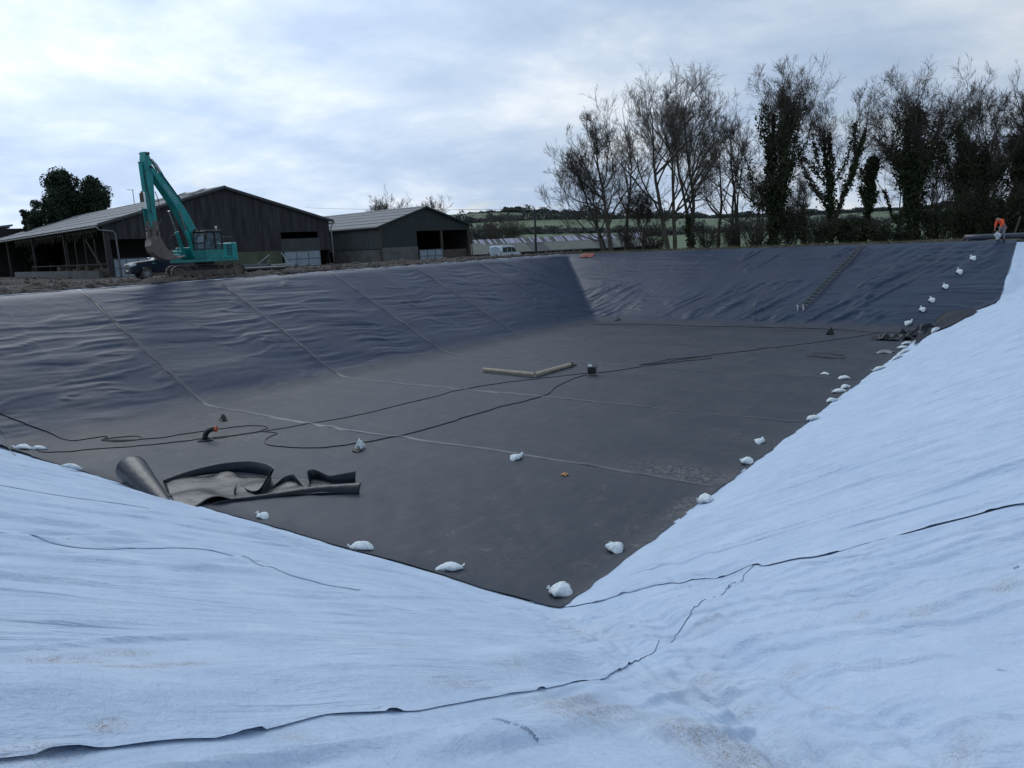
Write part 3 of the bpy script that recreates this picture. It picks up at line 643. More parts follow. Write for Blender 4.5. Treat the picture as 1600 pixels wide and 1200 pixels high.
while x<Ls:
    wd=rg.uniform(3.2,4.4); sk=1.6    # slanted bays: pale corrugated tops, green-grey lower sheets
    if k%3!=2: gp.add([(x,.1,ze+.1*zrg/4.8+.03),(min(x+wd,Ls),.1,ze+.1*zrg/4.8+.03),(min(x+wd,Ls),2.9,ze+2.9*zrg/4.8+.03),(x,2.9,ze+2.9*zrg/4.8+.03)],[(0,1,2,3)])
    x+=wd*.8 if k%3==2 else wd; k+=1
x=.2
while x<Ls-.4:
    wd=rg.uniform(.18,.5)
    if rg.random()<.62: pp.add([(x,2.95,ze+2.95*zrg/4.8+.05),(x+wd,2.95,ze+2.95*zrg/4.8+.05),(x+wd,4.75,ze+zrg+.03),(x,4.75,ze+zrg+.03)],[(0,1,2,3)])
    x+=wd+rg.uniform(0,.16)
gp.build('lower_sheet',M_SHG,roof); pp.build('pale_strip',M_SHL,roof)
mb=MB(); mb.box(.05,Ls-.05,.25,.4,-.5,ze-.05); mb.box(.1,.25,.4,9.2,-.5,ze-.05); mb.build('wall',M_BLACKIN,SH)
mb=MB()
for k in range(int(Ls/1.1)): mb.box(.1+k*1.1,.2+k*1.1,.16,.26,-.5,ze-.06)
mb.box(0,Ls,.1,.2,ze-.16,ze-.06); mb.each('post',M_WOOD,SH)
# lower lean-to left of it
P=gpt(738,398,100); B5=empty('low_outbuilding',(P[0],P[1],3.4),ths); tag(B5,'low outbuilding with a sloping grey-green roof just right of the small barn','shed')
mb=MB(); mb.prism([(0,P[2]-3.4),(4.2,P[2]-3.4+1.45),(4.3,P[2]-3.4+1.4),(0,P[2]-3.4-.06)],-3,2.6,'x'); mb.build('roof',M_SHG,B5)
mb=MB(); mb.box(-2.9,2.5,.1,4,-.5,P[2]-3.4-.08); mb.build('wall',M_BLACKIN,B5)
# ================================================================== POLE + WIRE
P=gpt(838,402,93); PT=gpt(836.5,327,93)
UP_=empty('utility_pole',(P[0],P[1],P[2]-1.5)); tag(UP_,'thin dark wooden pole carrying a wire, right of the white van','utility pole')
mb=MB(); mb.tube([(0,0,0),(0,0,PT[2]-P[2]+1.5)],[.17,.12],8); mb.build('pole',M_DARK,UP_); mb=MB(); mb.bar((-.2,0,PT[2]-P[2]+1.2),(.2,0,PT[2]-P[2]+1.2),.06,.06); mb.tube([(0,0,PT[2]-P[2]+1.5),(0,0,PT[2]-P[2]+1.62)],.05,6); mb.build('insulator',M_STEEL,UP_)
Q=gpt(478,325,150); mb=MB(); pts=[]
for t in np.linspace(0,1,24): p=PT*(1-t)+Q*t; pts.append((p[0],p[1],p[2]+.05-2.6*t*(1-t)*.35))
mb.tube(pts,.022,4); tag(mb.build('overhead_wire',M_DARK),'thin overhead wire running left from the dark pole above the small barn','wire')
# ================================================================== EXCAVATOR  local: x forward, y left, z up
M_TEAL=mat('teal_paint',(.015,.33,.31),.36,.12,1.8,col2=(.014,.19,.185),bump=.0,detail=10)
M_TEALD=mat('teal_worn',(.02,.20,.19),.5,.3,3)
M_RUB=mat('track_steel_muddy',(.16,.135,.11),.85,.3,5,col2=(.06,.05,.045),bump=.01,bscale=12)
M_BLK=mat('black_plastic',(.012,.013,.015),.5,.2,4)
M_BUCK=mat('worn_bucket_steel',(.17,.14,.12),.5,.35,2.2,col2=(.075,.062,.058),bump=.006,bscale=5,metal=.25)
M_HOSE=mat('black_hose',(.010,.010,.012),.45,.2,5)
M_CHR=mat('chrome',(.62,.65,.68),.2,.1,3,metal=1)
M_WHITE=mat('white_plastic',(.72,.76,.80),.4,.08,3)
def glass(name,col=(.10,.16,.20),rough=.06,alpha=.35):
    m=bpy.data.materials.new(name); m.use_nodes=True; b=m.node_tree.nodes['Principled BSDF']; b.inputs['Base Color'].default_value=(*col,1); b.inputs['Roughness'].default_value=rough
    b.inputs['Alpha'].default_value=alpha; b.inputs['Specular IOR Level'].default_value=1.0; return m
M_GLASS=glass('cab_glass'); M_TINT=glass('tinted_glass',(.02,.03,.035),.05,.92)
P=gpt(322,433,49.5); UR=Matrix.Rotation(R_(-43),4,'Z')
view=math.atan2(P[1],P[0]); HD=math.atan2(-CR[1],-CR[0])+R_(75)       # image-left turned towards the camera
EX=empty('excavator',(P[0],P[1],5.36),HD); tag(EX,'teal crawler excavator with raised boom and hanging bucket on the far left bank','excavator')
EX.scale=(1.01,1.01,1.01)
def track(y,parent):
    r=.40; xl=1.75; pts=[]
    for a in np.linspace(-90,90,10): pts.append((xl+r*math.cos(R_(a)),r+r*math.sin(R_(a))+.02))
    for a in np.linspace(90,270,10): pts.append((-xl+r*math.cos(R_(a)),r+r*math.sin(R_(a))+.02))
    mb=MB(); mb.M=UR; n=len(pts); P_=[Vector((a,0,b)) for a,b in pts]; 
    # shoes along the loop
    loop=P_+[P_[0]]; seg=[(loop[i+1]-loop[i]).length for i in range(n)]; tot=sum(seg); ns=46
    for k in range(ns):
        dd=tot*k/ns; i=0
        while dd>seg[i]: dd-=seg[i]; i+=1
        p=loop[i]+(loop[i+1]-loop[i])*(dd/seg[i]); t=(loop[i+1]-loop[i]).normalized(); nn=Vector((t.z,0,-t.x))
        a=p-t*.085; b=p+t*.085
        mb.add([tuple(a+Vector((0,y-.28,0))),tuple(b+Vector((0,y-.28,0))),tuple(b+Vector((0,y+.28,0))),tuple(a+Vector((0,y+.28,0))),
                tuple(a+nn*.05+Vector((0,y-.28,0))),tuple(b+nn*.035+Vector((0,y-.28,0))),tuple(b+nn*.035+Vector((0,y+.28,0))),tuple(a+nn*.05+Vector((0,y+.28,0)))],
               [(0,3,2,1),(4,5,6,7),(0,1,5,4),(1,2,6,5),(2,3,7,6),(3,0,4,7)])
    tr=mb.build('track',M_RUB,parent)
    f=MB(); f.M=UR; f.box(-xl+.3,xl-.3,y-.14,y+.14,.22,.52); f.build('track_frame',M_RUB,tr)
    wl=MB(); wl.M=UR
    for x,z,rr,ww in [(xl,r+.02,.33,.14),(-xl,r+.02,.33,.14)]+[(-1.3+.43*k,.17,.13,.18) for k in range(7)]+[(-.6,.74,.08,.1),(.7,.74,.08,.1)]:
        wl.tube([(x,y-ww,z),(x,y+ww,z)],rr,16)
    wl.each('roller',M_RUB,tr)
track(1.1,EX); track(-1.1,EX)
mb=MB(); mb.M=UR; mb.box(-1.0,1.0,-.85,.85,.35,.75); mb.tube([(0,0,.7),(0,0,1.0)],.62,20); mb.build('undercarriage',M_BLK,EX)
mb=MB(); mb.box(-2.35,1.55,-1.32,1.32,1.0,1.16); mb.build('deck',M_TEALD,EX,bevel=.02)
mb=MB()
cw=[(-2.0,1.16)]+[]
ol=[(-1.55,-1.32),(-2.2,-1.32)]+[(-2.2-.42*math.sin(R_(a)),-1.32*math.cos(R_(a))) for a in range(10,180,17)]+[(-2.2,1.32),(-1.55,1.32)]
mb.prism(ol,1.05,2.15,'z'); mb.build('counterweight',M_TEAL,EX,bevel=.06)
mb=MB(); mb.box(-1.54,-.35,-1.30,1.28,1.16,2.12); eh=mb.build('engine_hood',M_TEAL,EX,bevel=.06)
mb=MB()
for k in range(7): mb.box(-1.45,-.75,1.275,1.30,1.35+k*.1,1.39+k*.1)
mb.build('vent',M_BLK,eh)
mb=MB(); mb.box(-1.4,-.6,-.9,.5,2.12,2.24); mb.build('engine_cover',M_TEAL,eh,bevel=.03); 
mb=MB(); mb.tube([(-1.1,.75,2.1),(-1.1,.75,2.5),(-1.18,.75,2.58)],.055,10); mb.build('exhaust',M_DARK,EX)
mb=MB(); mb.box(-.34,1.0,-1.30,-.55,1.16,1.95); mb.build('tank',M_TEAL,EX,bevel=.05)
mb=MB(); mb.box(1.0,1.50,-1.30,-.60,1.16,1.55); mb.box(.98,1.25,-1.30,-.60,1.55,1.75); mb.build('tool_box',M_TEAL,EX,bevel=.05)
mb=MB(); mb.tube([(1.45,-1.28,1.5),(1.45,-1.28,2.45),(1.2,-1.28,2.75),(.6,-1.28,2.78),(.55,-1.28,1.95)],.022,6); mb.tube([(1.42,-.7,1.5),(1.42,-.7,2.3)],.02,6); mb.tube([(-.35,1.25,2.12),(-.35,1.25,2.5),(-1.4,1.25,2.5),(-1.4,1.25,2.12)],.02,6); mb.each('handrail',M_DARK,EX)
# cab
cx0,cx1,cy0,cy1,cz0,cz1=-.32,1.42,.38,1.30,1.16,2.86
CB=MB(); 
CB.prism([(cx0,cz0),(cx1-.02,cz0),(cx1+.06,cz0+.55),(cx1+.06,cz0+.62),(cx0,cz0+.62)],cy0,cy1,'y')
cab_=CB.build('cab',M_TEALD,EX,bevel=.03)
CB=MB()
prof=[(cx0+.03,cz0+.6),(cx1+.03,cz0+.6),(cx1+.03,cz0+1.0),(cx1-.16,cz1-.04),(cx0+.03,cz1-.04)]
for yy in (cy0+.04,cy1-.04):
    for i in range(len(prof)):
        a=prof[i]; b=prof[(i+1)%len(prof)]; CB.bar((a[0],yy,a[1]),(b[0],yy,b[1]),.08,.08)
for a in prof[1:]: CB.bar((a[0],cy0,a[1]),(a[0],cy1,a[1]),.07,.07)
CB.bar((.42,cy1-.04,cz0+.6),(.42,cy1-.04,cz1),.10,.10)
CB.build('cab_frame',M_BLK,cab_,bevel=.015)
CB=MB(); CB.prism([(cx0-.04,cz1-.05),(cx1-.10,cz1-.05),(cx1-.02,cz1-.02),(cx1-.14,cz1+.07),(cx0,cz1+.09)],cy0-.02,cy1+.03,'y'); CB.build('cab_roof',M_BLK,cab_,bevel=.03)
G=MB(); G.prism([(.48,cz0+.64),(cx1,cz0+.64),(cx1,cz0+1.0),(cx1-.18,cz1-.08),(.48,cz1-.08)],cy1-.05,cy1-.042,'y')
G.add([(cx1+.035,cy0+.06,cz0+.64),(cx1+.035,cy1-.08,cz0+.64),(cx1+.035,cy1-.08,cz0+1.0),(cx1+.035,cy0+.06,cz0+1.0)],[(0,1,2,3)])
G.add([(cx1+.03,cy0+.06,cz0+1.02),(cx1+.03,cy1-.08,cz0+1.02),(cx1-.14,cy1-.08,cz1-.09),(cx1-.14,cy0+.06,cz1-.09)],[(0,1,2,3)])
G.prism([(cx0+.06,cz0+.64),(.38,cz0+.64),(.38,cz1-.08),(cx0+.06,cz1-.08)],cy1-.05,cy1-.042,'y'); G.prism([(cx0+.06,cz0+.64),(cx1,cz0+.64),(cx1-.18,cz1-.08),(cx0+.06,cz1-.08)],cy0+.04,cy0+.048,'y')
G.build('window',M_GLASS,cab_)
G=MB(); G.box(.0,.5,.6,1.1,1.75,1.9); G.prism([(.0,1.85),(.14,1.85),(.02,2.5),(-.12,2.5)],.62,1.08,'y'); G.box(1.0,1.1,.5,.62,1.7,2.0); G.build('driver_seat',M_BLK,cab_,bevel=.05)
G=MB(); G.box(1.15,1.19,.55,1.15,1.82,2.55); G.build('window_sticker',mat('pale_screen',(.30,.42,.52),.4,.2,4),cab_) 
mb=MB(); mb.tube([(-.2,1.0,cz1+.05),(-.2,1.0,cz1+.22)],.025,6); mb.tube([(-.2,1.0,cz1+.20),(-.2,1.0,cz1+.34)],.07,10); mb.build('beacon',M_WHITE,cab_)
mb=MB()
for yy in (.5,.8,1.1): mb.box(cx1-.25,cx1-.15,yy-.06,yy+.06,cz1+.07,cz1+.17)
mb.each('work_light',M_BLK,cab_,bevel=.01)
mb=MB(); mb.tube([(cx1,cy1,2.4),(cx1+.25,cy1+.22,2.5)],.015,6); mb.box(cx1+.22,cx1+.26,cy1+.12,cy1+.32,2.35,2.65); mb.each('mirror',M_BLK,EX)
# boom: outline in local x,z. foot at (.55,1.55), tip raised
def strip_poly(cl,wid):      # tapered bent beam outline from a centre line
    cl=[np.array(c,float) for c in cl]; n=len(cl); up_,dn=[],[]
    for i in range(n):
        t=cl[min(i+1,n-1)]-cl[max(i-1,0)]; t/=np.linalg.norm(t); nn=np.array([-t[1],t[0]])
        up_.append(tuple(cl[i]+nn*wid[i]/2)); dn.append(tuple(cl[i]-nn*wid[i]/2))
    return up_+dn[::-1]
def beam(name,cl,wid,y0,y1,m,parent,bev=.03):
    mb=MB(); o=strip_poly(cl,wid); n=len(cl)
    # build as quads along the beam so that bends stay clean
    L_=[(p[0],y0,p[1]) for p in o[:n]]+[(p[0],y0,p[1]) for p in o[n:][::-1]]+[(p[0],y1,p[1]) for p in o[:n]]+[(p[0],y1,p[1]) for p in o[n:][::-1]]
    fs=[]
    for i in range(n-1):
        fs+=[(i,i+1,n+i+1,n+i),(2*n+i,3*n+i,3*n+i+1,2*n+i+1),(i,2*n+i,2*n+i+1,i+1),(n+i,n+i+1,3*n+i+1,3*n+i)]
    fs+=[(0,n,3*n,2*n),(n-1,3*n-1,4*n-1,2*n-1)]
    mb.add(L_,fs); return mb.build(name,m,parent,bevel=bev)
BT=(4.02,7.12)
bcl=[(.55,1.62),(.68,2.3),(.98,3.15),(1.42,3.95),(1.98,4.75),(2.62,5.52),(3.30,6.30),(4.02,7.12)]
bw=[.36,.56,.68,.72,.66,.56,.46,.32]
boom=beam('boom',bcl,bw,-.27,.19,M_TEAL,EX)
acl=[(4.14,8.05),(4.16,7.6),(4.15,7.1),(4.16,6.3),(4.18,5.4),(4.19,4.4),(4.19,3.55)]
aw=[.28,.48,.60,.54,.44,.37,.30]
arm=beam('arm',acl,aw,-.23,.15,M_TEAL,EX)
mb=MB()
for p in ((.58,1.6),BT,(4.2,3.6),(4.15,7.95)): mb.tube([(p[0],-.34,p[1]),(p[0],.26,p[1])],.085,12)
mb.each('pin',M_DARK,EX)
def cyl(name,a,b,y,r,parent,frac=.55):
    a=Vector((a[0],y,a[1])); b=Vector((b[0],y,b[1])); m_=a+(b-a)*frac
    mb=MB(); mb.tube([a,m_],r,12); o=mb.build(name,M_TEAL,parent,smooth=False); mb=MB(); mb.tube([m_,b],r*.55,10); mb.build('piston_rod',M_CHR,o); return o
cyl('boom_cylinder',(1.25,1.35),(2.25,4.45),.32,.11,EX); cyl('boom_cylinder',(1.25,1.35),(2.25,4.45),-.40,.11,EX)
cyl('arm_cylinder',(1.75,5.25),(4.00,7.98),-.04,.11,EX,.6)
cyl('bucket_cylinder',(4.60,7.3),(4.56,4.5),-.04,.10,EX,.62)
mb=MB(); mb.prism([(1.5,4.95),(2.0,5.6),(1.75,5.45),(1.52,5.2)],-.14,.06,'y'); mb.prism([(4.4,7.0),(4.68,7.4),(4.5,7.45),(4.35,7.3)],-.14,.06,'y'); mb.each('bracket',M_TEALD,EX)
mb=MB()
for y in (-.18,-.1,.02,.1):
    mb.tube([(.85,y,2.2),(.5,y,3.0),(.95,y,4.1),(1.55,y,5.0),(2.2,y,5.8),(2.9,y,6.6),(3.35,y,7.3),(3.75,y,7.65),(4.1,y,7.3)],.024,6)
mb.tube([(4.50,.2,6.9),(4.72,.22,6.5),(4.62,.2,5.9),(4.48,.2,5.2),(4.5,.2,4.3)],.024,6); mb.tube([(3.9,.16,5.6),(3.75,.2,5.0),(3.8,.2,4.3),(3.65,.2,3.9),(3.95,.2,3.5)],.024,6)
mb.tube([(4.55,-.28,4.6),(4.8,-.3,4.2),(4.7,-.3,3.6),(4.4,-.3,3.2)],.024,6)
mb.each('hydraulic_hose',M_HOSE,EX)
mb=MB()
for y in (.14,-.22): mb.bar((4.56,y,4.52),(4.19,y,4.15),.06,.13); mb.bar((4.56,y-.01,4.52),(4.52,y-.01,3.35),.06,.15)
mb.each('linkage',M_TEALD,EX)
mb=MB(); mb.box(3.98,4.64,-.28,.22,3.05,3.62); mb.box(4.02,4.6,-.38,.32,2.32,2.66); mb.tube([(4.3,-.03,2.6),(4.3,-.03,3.1)],.30,16); mb.box(3.98,4.08,-.42,.36,2.15,2.95); mb.box(4.52,4.62,-.42,.36,2.15,2.95); mb.tube([(4.05,-.46,2.3),(4.05,.40,2.3)],.08,10); mb.tube([(4.55,-.46,2.3),(4.55,.40,2.3)],.08,10); mb.tube([(4.75,.25,3.4),(4.62,.3,3.0),(4.7,.3,2.5)],.05,8)
mb.build('rotator_head',M_BUCK,EX,bevel=.02)
OX,OZ,SX_,SZ_=4.62,2.42,1.12,1.06
bp_=lambda x,z:(OX+(x-3.34)*SX_,OZ+(z-3.05)*SZ_)
prof=[bp_(*q) for q in [(3.34,3.05),(3.40,2.70),(3.32,2.32),(3.08,2.02),(2.72,1.84),(2.30,1.80),(1.92,1.90)]]
inn=[bp_(*q) for q in [(3.28,3.0),(3.34,2.70),(3.26,2.35),(3.04,2.07),(2.70,1.90),(2.30,1.86),(1.92,1.94)]]
n=len(prof); y0,y1=-.74,.68; mb=MB()
vs=[(p[0],y,p[1]) for y in (y0,y1) for p in prof]+[(p[0],y,p[1]) for y in (y0,y1) for p in inn]
fs=[]
for i in range(n-1): fs+=[(i,i+1,n+i+1,n+i),(2*n+i,3*n+i,3*n+i+1,2*n+i+1)]
fs+=[(0,n,3*n,2*n),(n-1,3*n-1,4*n-1,2*n-1)]
mb.add(vs,fs)
side=prof+[bp_(*q) for q in [(2.28,2.15),(2.60,2.55),(2.80,3.04)]]
mb.prism(side,y0-.03,y0+.01,'y'); mb.prism(side,y1-.01,y1+.03,'y'); mb.box(OX-.62,OX+.02,y0,y1,OZ-.07,OZ+.01)
bk=mb.build('bucket',M_BUCK,EX,bevel=.012)
mb=MB()
for k in range(5):
    y=y0+.08+k*(y1-y0-.16)/4; mb.prism([bp_(1.95,1.86),bp_(1.66,2.0),bp_(1.68,2.05),bp_(1.96,1.98)],y-.06,y+.06,'y')
mb.each('bucket_tooth',M_BUCK,bk)
# side lettering on the boom
def word(txt,parent,m,M,h,name='lettering',w=None,ext=.004):
    cu=bpy.data.curves.new(name,'FONT'); cu.body=txt; cu.size=1; cu.extrude=0; cu.align_x='CENTER'; cu.align_y='CENTER'; tmp=bpy.data.objects.new(name,cu); COL.objects.link(tmp)
    dg=bpy.context.evaluated_depsgraph_get(); me=bpy.data.meshes.new_from_object(tmp.evaluated_get(dg)); bpy.data.objects.remove(tmp)
    me.transform(Matrix.Scale(h,4)); me.transform(M); me.materials.clear(); return link(name,me,m,parent)
a=math.atan2(6.3-4.75,3.3-1.98)
M_LET=mat('lettering_pale',(.35,.50,.60),.5,.1)
Mx=Matrix.Translation((1.80,.185,5.05))@Matrix(((math.cos(a),-math.sin(a),0,0),(0,0,-1,0),(math.sin(a),math.cos(a),0,0),(0,0,0,1)))
Mx=Matrix.Translation((2.62,.198,5.5))@Matrix(((-math.cos(a),math.sin(a),0,0),(0,0,1,0),(-math.sin(a),-math.cos(a),0,0),(0,0,0,1)))
word('KOBELCO',boom,M_LET,Mx,.34)
Mx=Matrix.Translation((-1.2,1.345,1.85))@Matrix(((-1,0,0,0),(0,0,1,0),(0,1,0,0),(0,0,0,1)))
for o_ in EX.children:
    nm=o_.name.split('.')[0]
    if nm in ('boom','arm','pin','boom_cylinder','arm_cylinder','bucket_cylinder','bracket','hydraulic_hose','linkage'):
        for mm_ in [o_]+list(o_.children):
            me=mm_.data
            for v in me.vertices:
                if v.co.z>1.35: v.co.z=1.35+(v.co.z-1.35)*.90
    if nm in ('engine_hood','counterweight','deck'):
        for mm_ in [o_]+list(o_.children):
            for v in mm_.data.vertices:
                if v.co.x<-.35: v.co.x=-.35+(v.co.x+.35)*.74
    if nm in ('rotator_head','bucket'):
        ca,sa=math.cos(R_(-40)),math.sin(R_(-40))
        for mm_ in [o_]+list(o_.children):
            for v in mm_.data.vertices: a_,b_=v.co.x-4.3,v.co.y+.03; v.co.x=4.3+a_*ca-b_*sa; v.co.y=-.03+a_*sa+b_*ca
    if nm in ('rotator_head','bucket'):
        for mm_ in [o_]+list(o_.children):
            for v in mm_.data.vertices: v.co.z-=.14; v.co.z=3.5+(v.co.z-3.5)*.90; v.co.x=4.3+(v.co.x-4.3)*.88
# ================================================================== PICKUP  x forward, y left
def wheel(parent,x,y,r,m_t,m_r,w=.26):
    mb=MB(); s=1 if y>0 else -1
    n=28; prof_=[(r*.60,-w/2),(r*.93,-w/2),(r,-w/2+.04),(r,w/2-.04),(r*.93,w/2),(r*.60,w/2)]
    vs=[];fs=[]
    for k in range(n):
        q=2*math.pi*k/n
        for a,b in prof_: vs.append((x+a*math.cos(q),y+b,r+a*math.sin(q)))
    m=len(prof_)
    for k in range(n):
        for j in range(m): fs.append((k*m+j,k*m+(j+1)%m,((k+1)%n)*m+(j+1)%m,((k+1)%n)*m+j))
    mb.add(vs,fs); t=mb.build('wheel',m_t,parent,smooth=False)
    rb=MB(); yo=y+s*w*.36
    rb.tube([(x,y-s*w*.2,r),(x,yo-s*.05,r)],r*.55,20)
    rim=rb.build('rim',M_BLK,t); sp_=MB()
    for k in range(6):
        q=2*math.pi*k/6+.3; sp_.bar((x+.03*math.cos(q),yo,r+.03*math.sin(q)),(x+r*.60*math.cos(q),yo,r+r*.60*math.sin(q)),.05,.085) 
    sp_.tube([(x,yo-.03,r),(x,yo+.03*s,r)],.07,10)
    pts=[(x+r*.60*math.cos(2*math.pi*k/20),yo,r+r*.60*math.sin(2*math.pi*k/20)) for k in range(21)]; sp_.tube(pts,.022,6)
    sp_.build('spoke',m_r,rim); return t
M_NAVY=mat('navy_car_paint',(.012,.017,.035),.22,.1,2,spec=.6); M_TYRE=mat('tyre_dusty',(.075,.07,.065),.9,.3,6); M_ALLOY=mat('alloy',(.48,.50,.53),.3,.1,3,metal=.6)
M_LAMP=mat('lamp_glass',(.62,.70,.74),.12,.1,9); M_DTRIM=mat('dark_trim',(.015,.016,.018),.6,.2,5); M_PLATE=mat('number_plate_white',(.70,.72,.74),.5,.08,3)
def carbody(sec,name,m,parent,bev=.04):     # sec: list of (x, [(halfwidth,z)...]) loft, mirrored
    mb=MB(); rows=[]
    for x,pr in sec: rows.append([(x,w_,z) for w_,z in pr]+[(x,-w_,z) for w_,z in pr[::-1]])
    n=len(rows[0]); vs=[p for r_ in rows for p in r_]; fs=[]
    for i in range(len(rows)-1):
        for k in range(n): fs.append((i*n+k,i*n+(k+1)%n,(i+1)*n+(k+1)%n,(i+1)*n+k))
    fs+=[tuple(range(n)),tuple((len(rows)-1)*n+k for k in range(n-1,-1,-1))]
    mb.add(vs,fs); return mb.build(name,m,parent,bevel=bev,smooth=False)
Pk=gpt(263,434,54.5)
CK=empty('pickup_truck',(Pk[0],Pk[1],5.33),math.atan2(-CR[1],-CR[0])+R_(40)); tag(CK,'dark navy pickup truck parked behind the excavator bucket','pickup truck')
# body side profile with wheel arches: prism of outline
def arch(cx,r,z0,n=9): return [(cx-r*math.cos(math.pi*k/(n-1)),z0+r*math.sin(math.pi*k/(n-1))) for k in range(n)]
out=[(-2.6,.55)]+arch(-1.62,.47,.42)+arch(1.60,.47,.42)+[(2.28,.40),(2.50,.42),(2.58,.60),(2.60,.98),(2.50,1.10),(2.20,1.20),(1.15,1.30),(.95,1.32),(-2.62,1.30)]
mb=MB(); mb.prism(out,-.92,.92,'y'); body=mb.build('body',M_NAVY,CK,bevel=.05)
mb=MB(); mb.prism(arch(1.60,.50,.38)+arch(1.60,.56,.38)[::-1],.90,.955,'y'); mb.prism(arch(-1.62,.50,.38)+arch(-1.62,.56,.38)[::-1],.90,.955,'y'); mb.each('wheel_arch',M_NAVY,body)
mb=MB(); mb.prism([(-.95,1.28),(1.05,1.30),(.30,1.80),(-.10,1.86),(-.65,1.84),(-.90,1.55)],-.74,.74,'y'); cabp=mb.build('cab',M_TINT,CK,bevel=.05)
mb=MB()
for s in (-1,1):
    mb.bar((1.08,s*.80,1.28),(.30,s*.70,1.82),.07,.07); mb.bar((.32,s*.70,1.83),(-.68,s*.70,1.85),.07,.05); mb.bar((-.68,s*.72,1.85),(-.95,s*.80,1.28),.10,.10); mb.bar((.0,s*.75,1.85),(.02,s*.82,1.28),.08,.06)
mb.box(-.66,.30,-.70,.70,1.84,1.89); mb.build('cab_frame',M_NAVY,cabp,bevel=.02)
mb=MB(); mb.box(2.585,2.63,-.52,.52,.80,1.06); mb.build('grille',M_DTRIM,CK,bevel=.02)
mb=MB()
for z in (.84,.93,1.02): mb.box(2.62,2.65,-.50,.50,z-.028,z+.022)
mb.box(2.61,2.64,-.54,-.49,.80,1.06); mb.box(2.61,2.64,.49,.54,.80,1.06); mb.each('grille_bar',M_CHR,CK)
for s in (-1,1):
    mb=MB(); mb.prism([(2.60,.90),(2.60,1.06),(2.18,1.12),(2.30,.96)],s*.56 if s<0 else .56,s*.935,'y'); mb.build('headlight',M_LAMP,CK,bevel=.02)
    mb=MB(); mb.box(2.50,2.60,s*.62 if s>0 else -.82,s*.82 if s>0 else -.62,.56,.64); mb.build('fog_lamp',M_LAMP,CK)
mb=MB(); mb.box(2.60,2.66,-.27,.27,.58,.70); mb.build('number_plate',M_PLATE,CK)
mb=MB(); mb.box(2.45,2.62,-.85,.85,.40,.76); mb.build('bumper',M_DTRIM,CK,bevel=.05)
mb=MB(); mb.box(.75,.95,.93,1.15,1.30,1.48); mb.box(.75,.95,-1.15,-.93,1.30,1.48); mb.each('mirror',M_CHR,CK,bevel=.03)
mb=MB(); mb.box(.98,1.22,.92,.935,1.05,1.12); mb.build('side_badge',M_CHR,CK)
mb=MB(); mb.box(-.9,.9,.922,.93,1.16,1.18); mb.box(.45,.60,.92,.95,1.08,1.12); mb.box(-.5,-.35,.92,.95,1.08,1.12); mb.each('door_handle',M_DTRIM,CK)
for x,y in ((1.60,.80),(1.60,-.80),(-1.62,.80),(-1.62,-.80)): wheel(CK,x,y,.39,M_TYRE,M_ALLOY)
# ================================================================== VAN
Pv=gpt(790,402,88)
vd=math.atan2(Pv[1],Pv[0])-R_(33)
VN=empty('delivery_van',(Pv[0],Pv[1],Pv[2]-.55),vd); tag(VN,'small white van seen from behind beyond the far left corner','van')
M_VAN=mat('white_van_paint',(.62,.72,.80),.3,.05,3)
out=[(-2.1,.40)]+arch(-1.45,.36,.35)+arch(1.30,.36,.35)+[(2.05,.38),(2.12,.75),(2.0,.98),(1.30,1.12),(.75,1.74),(.2,1.86),(-1.95,1.90),(-2.1,1.2)]
mb=MB(); mb.prism(out,-.84,.84,'y'); vb=mb.build('body',M_VAN,VN,bevel=.07)
mb=MB()
for s in (-1,1): mb.prism([(1.16,1.14),(.74,1.62),(.10,1.70),(.10,1.14)],s*.842,s*.85,'y'); mb.prism([(.02,1.14),(.02,1.70),(-.80,1.72),(-.80,1.14)],s*.842,s*.85,'y'); mb.prism([(-.90,1.14),(-.90,1.70),(-1.75,1.68),(-1.85,1.14)],s*.842,s*.85,'y')
mb.each('side_window',M_TINT,VN)
mb=MB(); mb.add([(1.34,-.72,1.14),(1.34,.72,1.14),(.80,.66,1.70),(.80,-.66,1.70)],[(0,1,2,3)]); mb.build('windscreen',M_TINT,VN)
mb=MB(); mb.box(-2.16,-2.11,-.82,-.74,.9,1.3); mb.box(-2.16,-2.11,.74,.82,.9,1.3); mb.each('tail_light',mat('tail_red',(.10,.03,.04),.3,.1),VN)
mb=MB(); mb.box(-2.13,-2.06,-.60,.60,1.22,1.60); mb.build('rear_window',mat('frosted_pane',(.42,.52,.60),.3,.1),VN,bevel=.02)
mb=MB(); mb.box(-2.2,-2.08,-.8,.8,.38,.56); mb.build('bumper',M_DTRIM,VN,bevel=.03)
mb=MB()
for k in range(11):
    y=.52-k*.104; z=1.70-.10*((k-5)/5)**2; mb.box(-2.145,-2.128,y-.034,y+.034,z-.05-.02*(k%3==0),z+.05)
mb.box(-2.145,-2.128,-.09,.09,1.80,1.83)
for k in range(14): y=.48-k*.074; mb.box(-2.145,-2.128,y-.02,y+.02,1.02,1.07+.02*(k%4==1))
for k in range(9): y=.30-k*.074; mb.box(-2.145,-2.128,y-.02,y+.02,.92,.965)
mb.build('sign_writing',M_INK,VN)
for x,y in ((1.30,.72),(1.30,-.72),(-1.45,.72),(-1.45,-.72)): wheel(VN,x,y,.31,M_TYRE,M_ALLOY,.2)
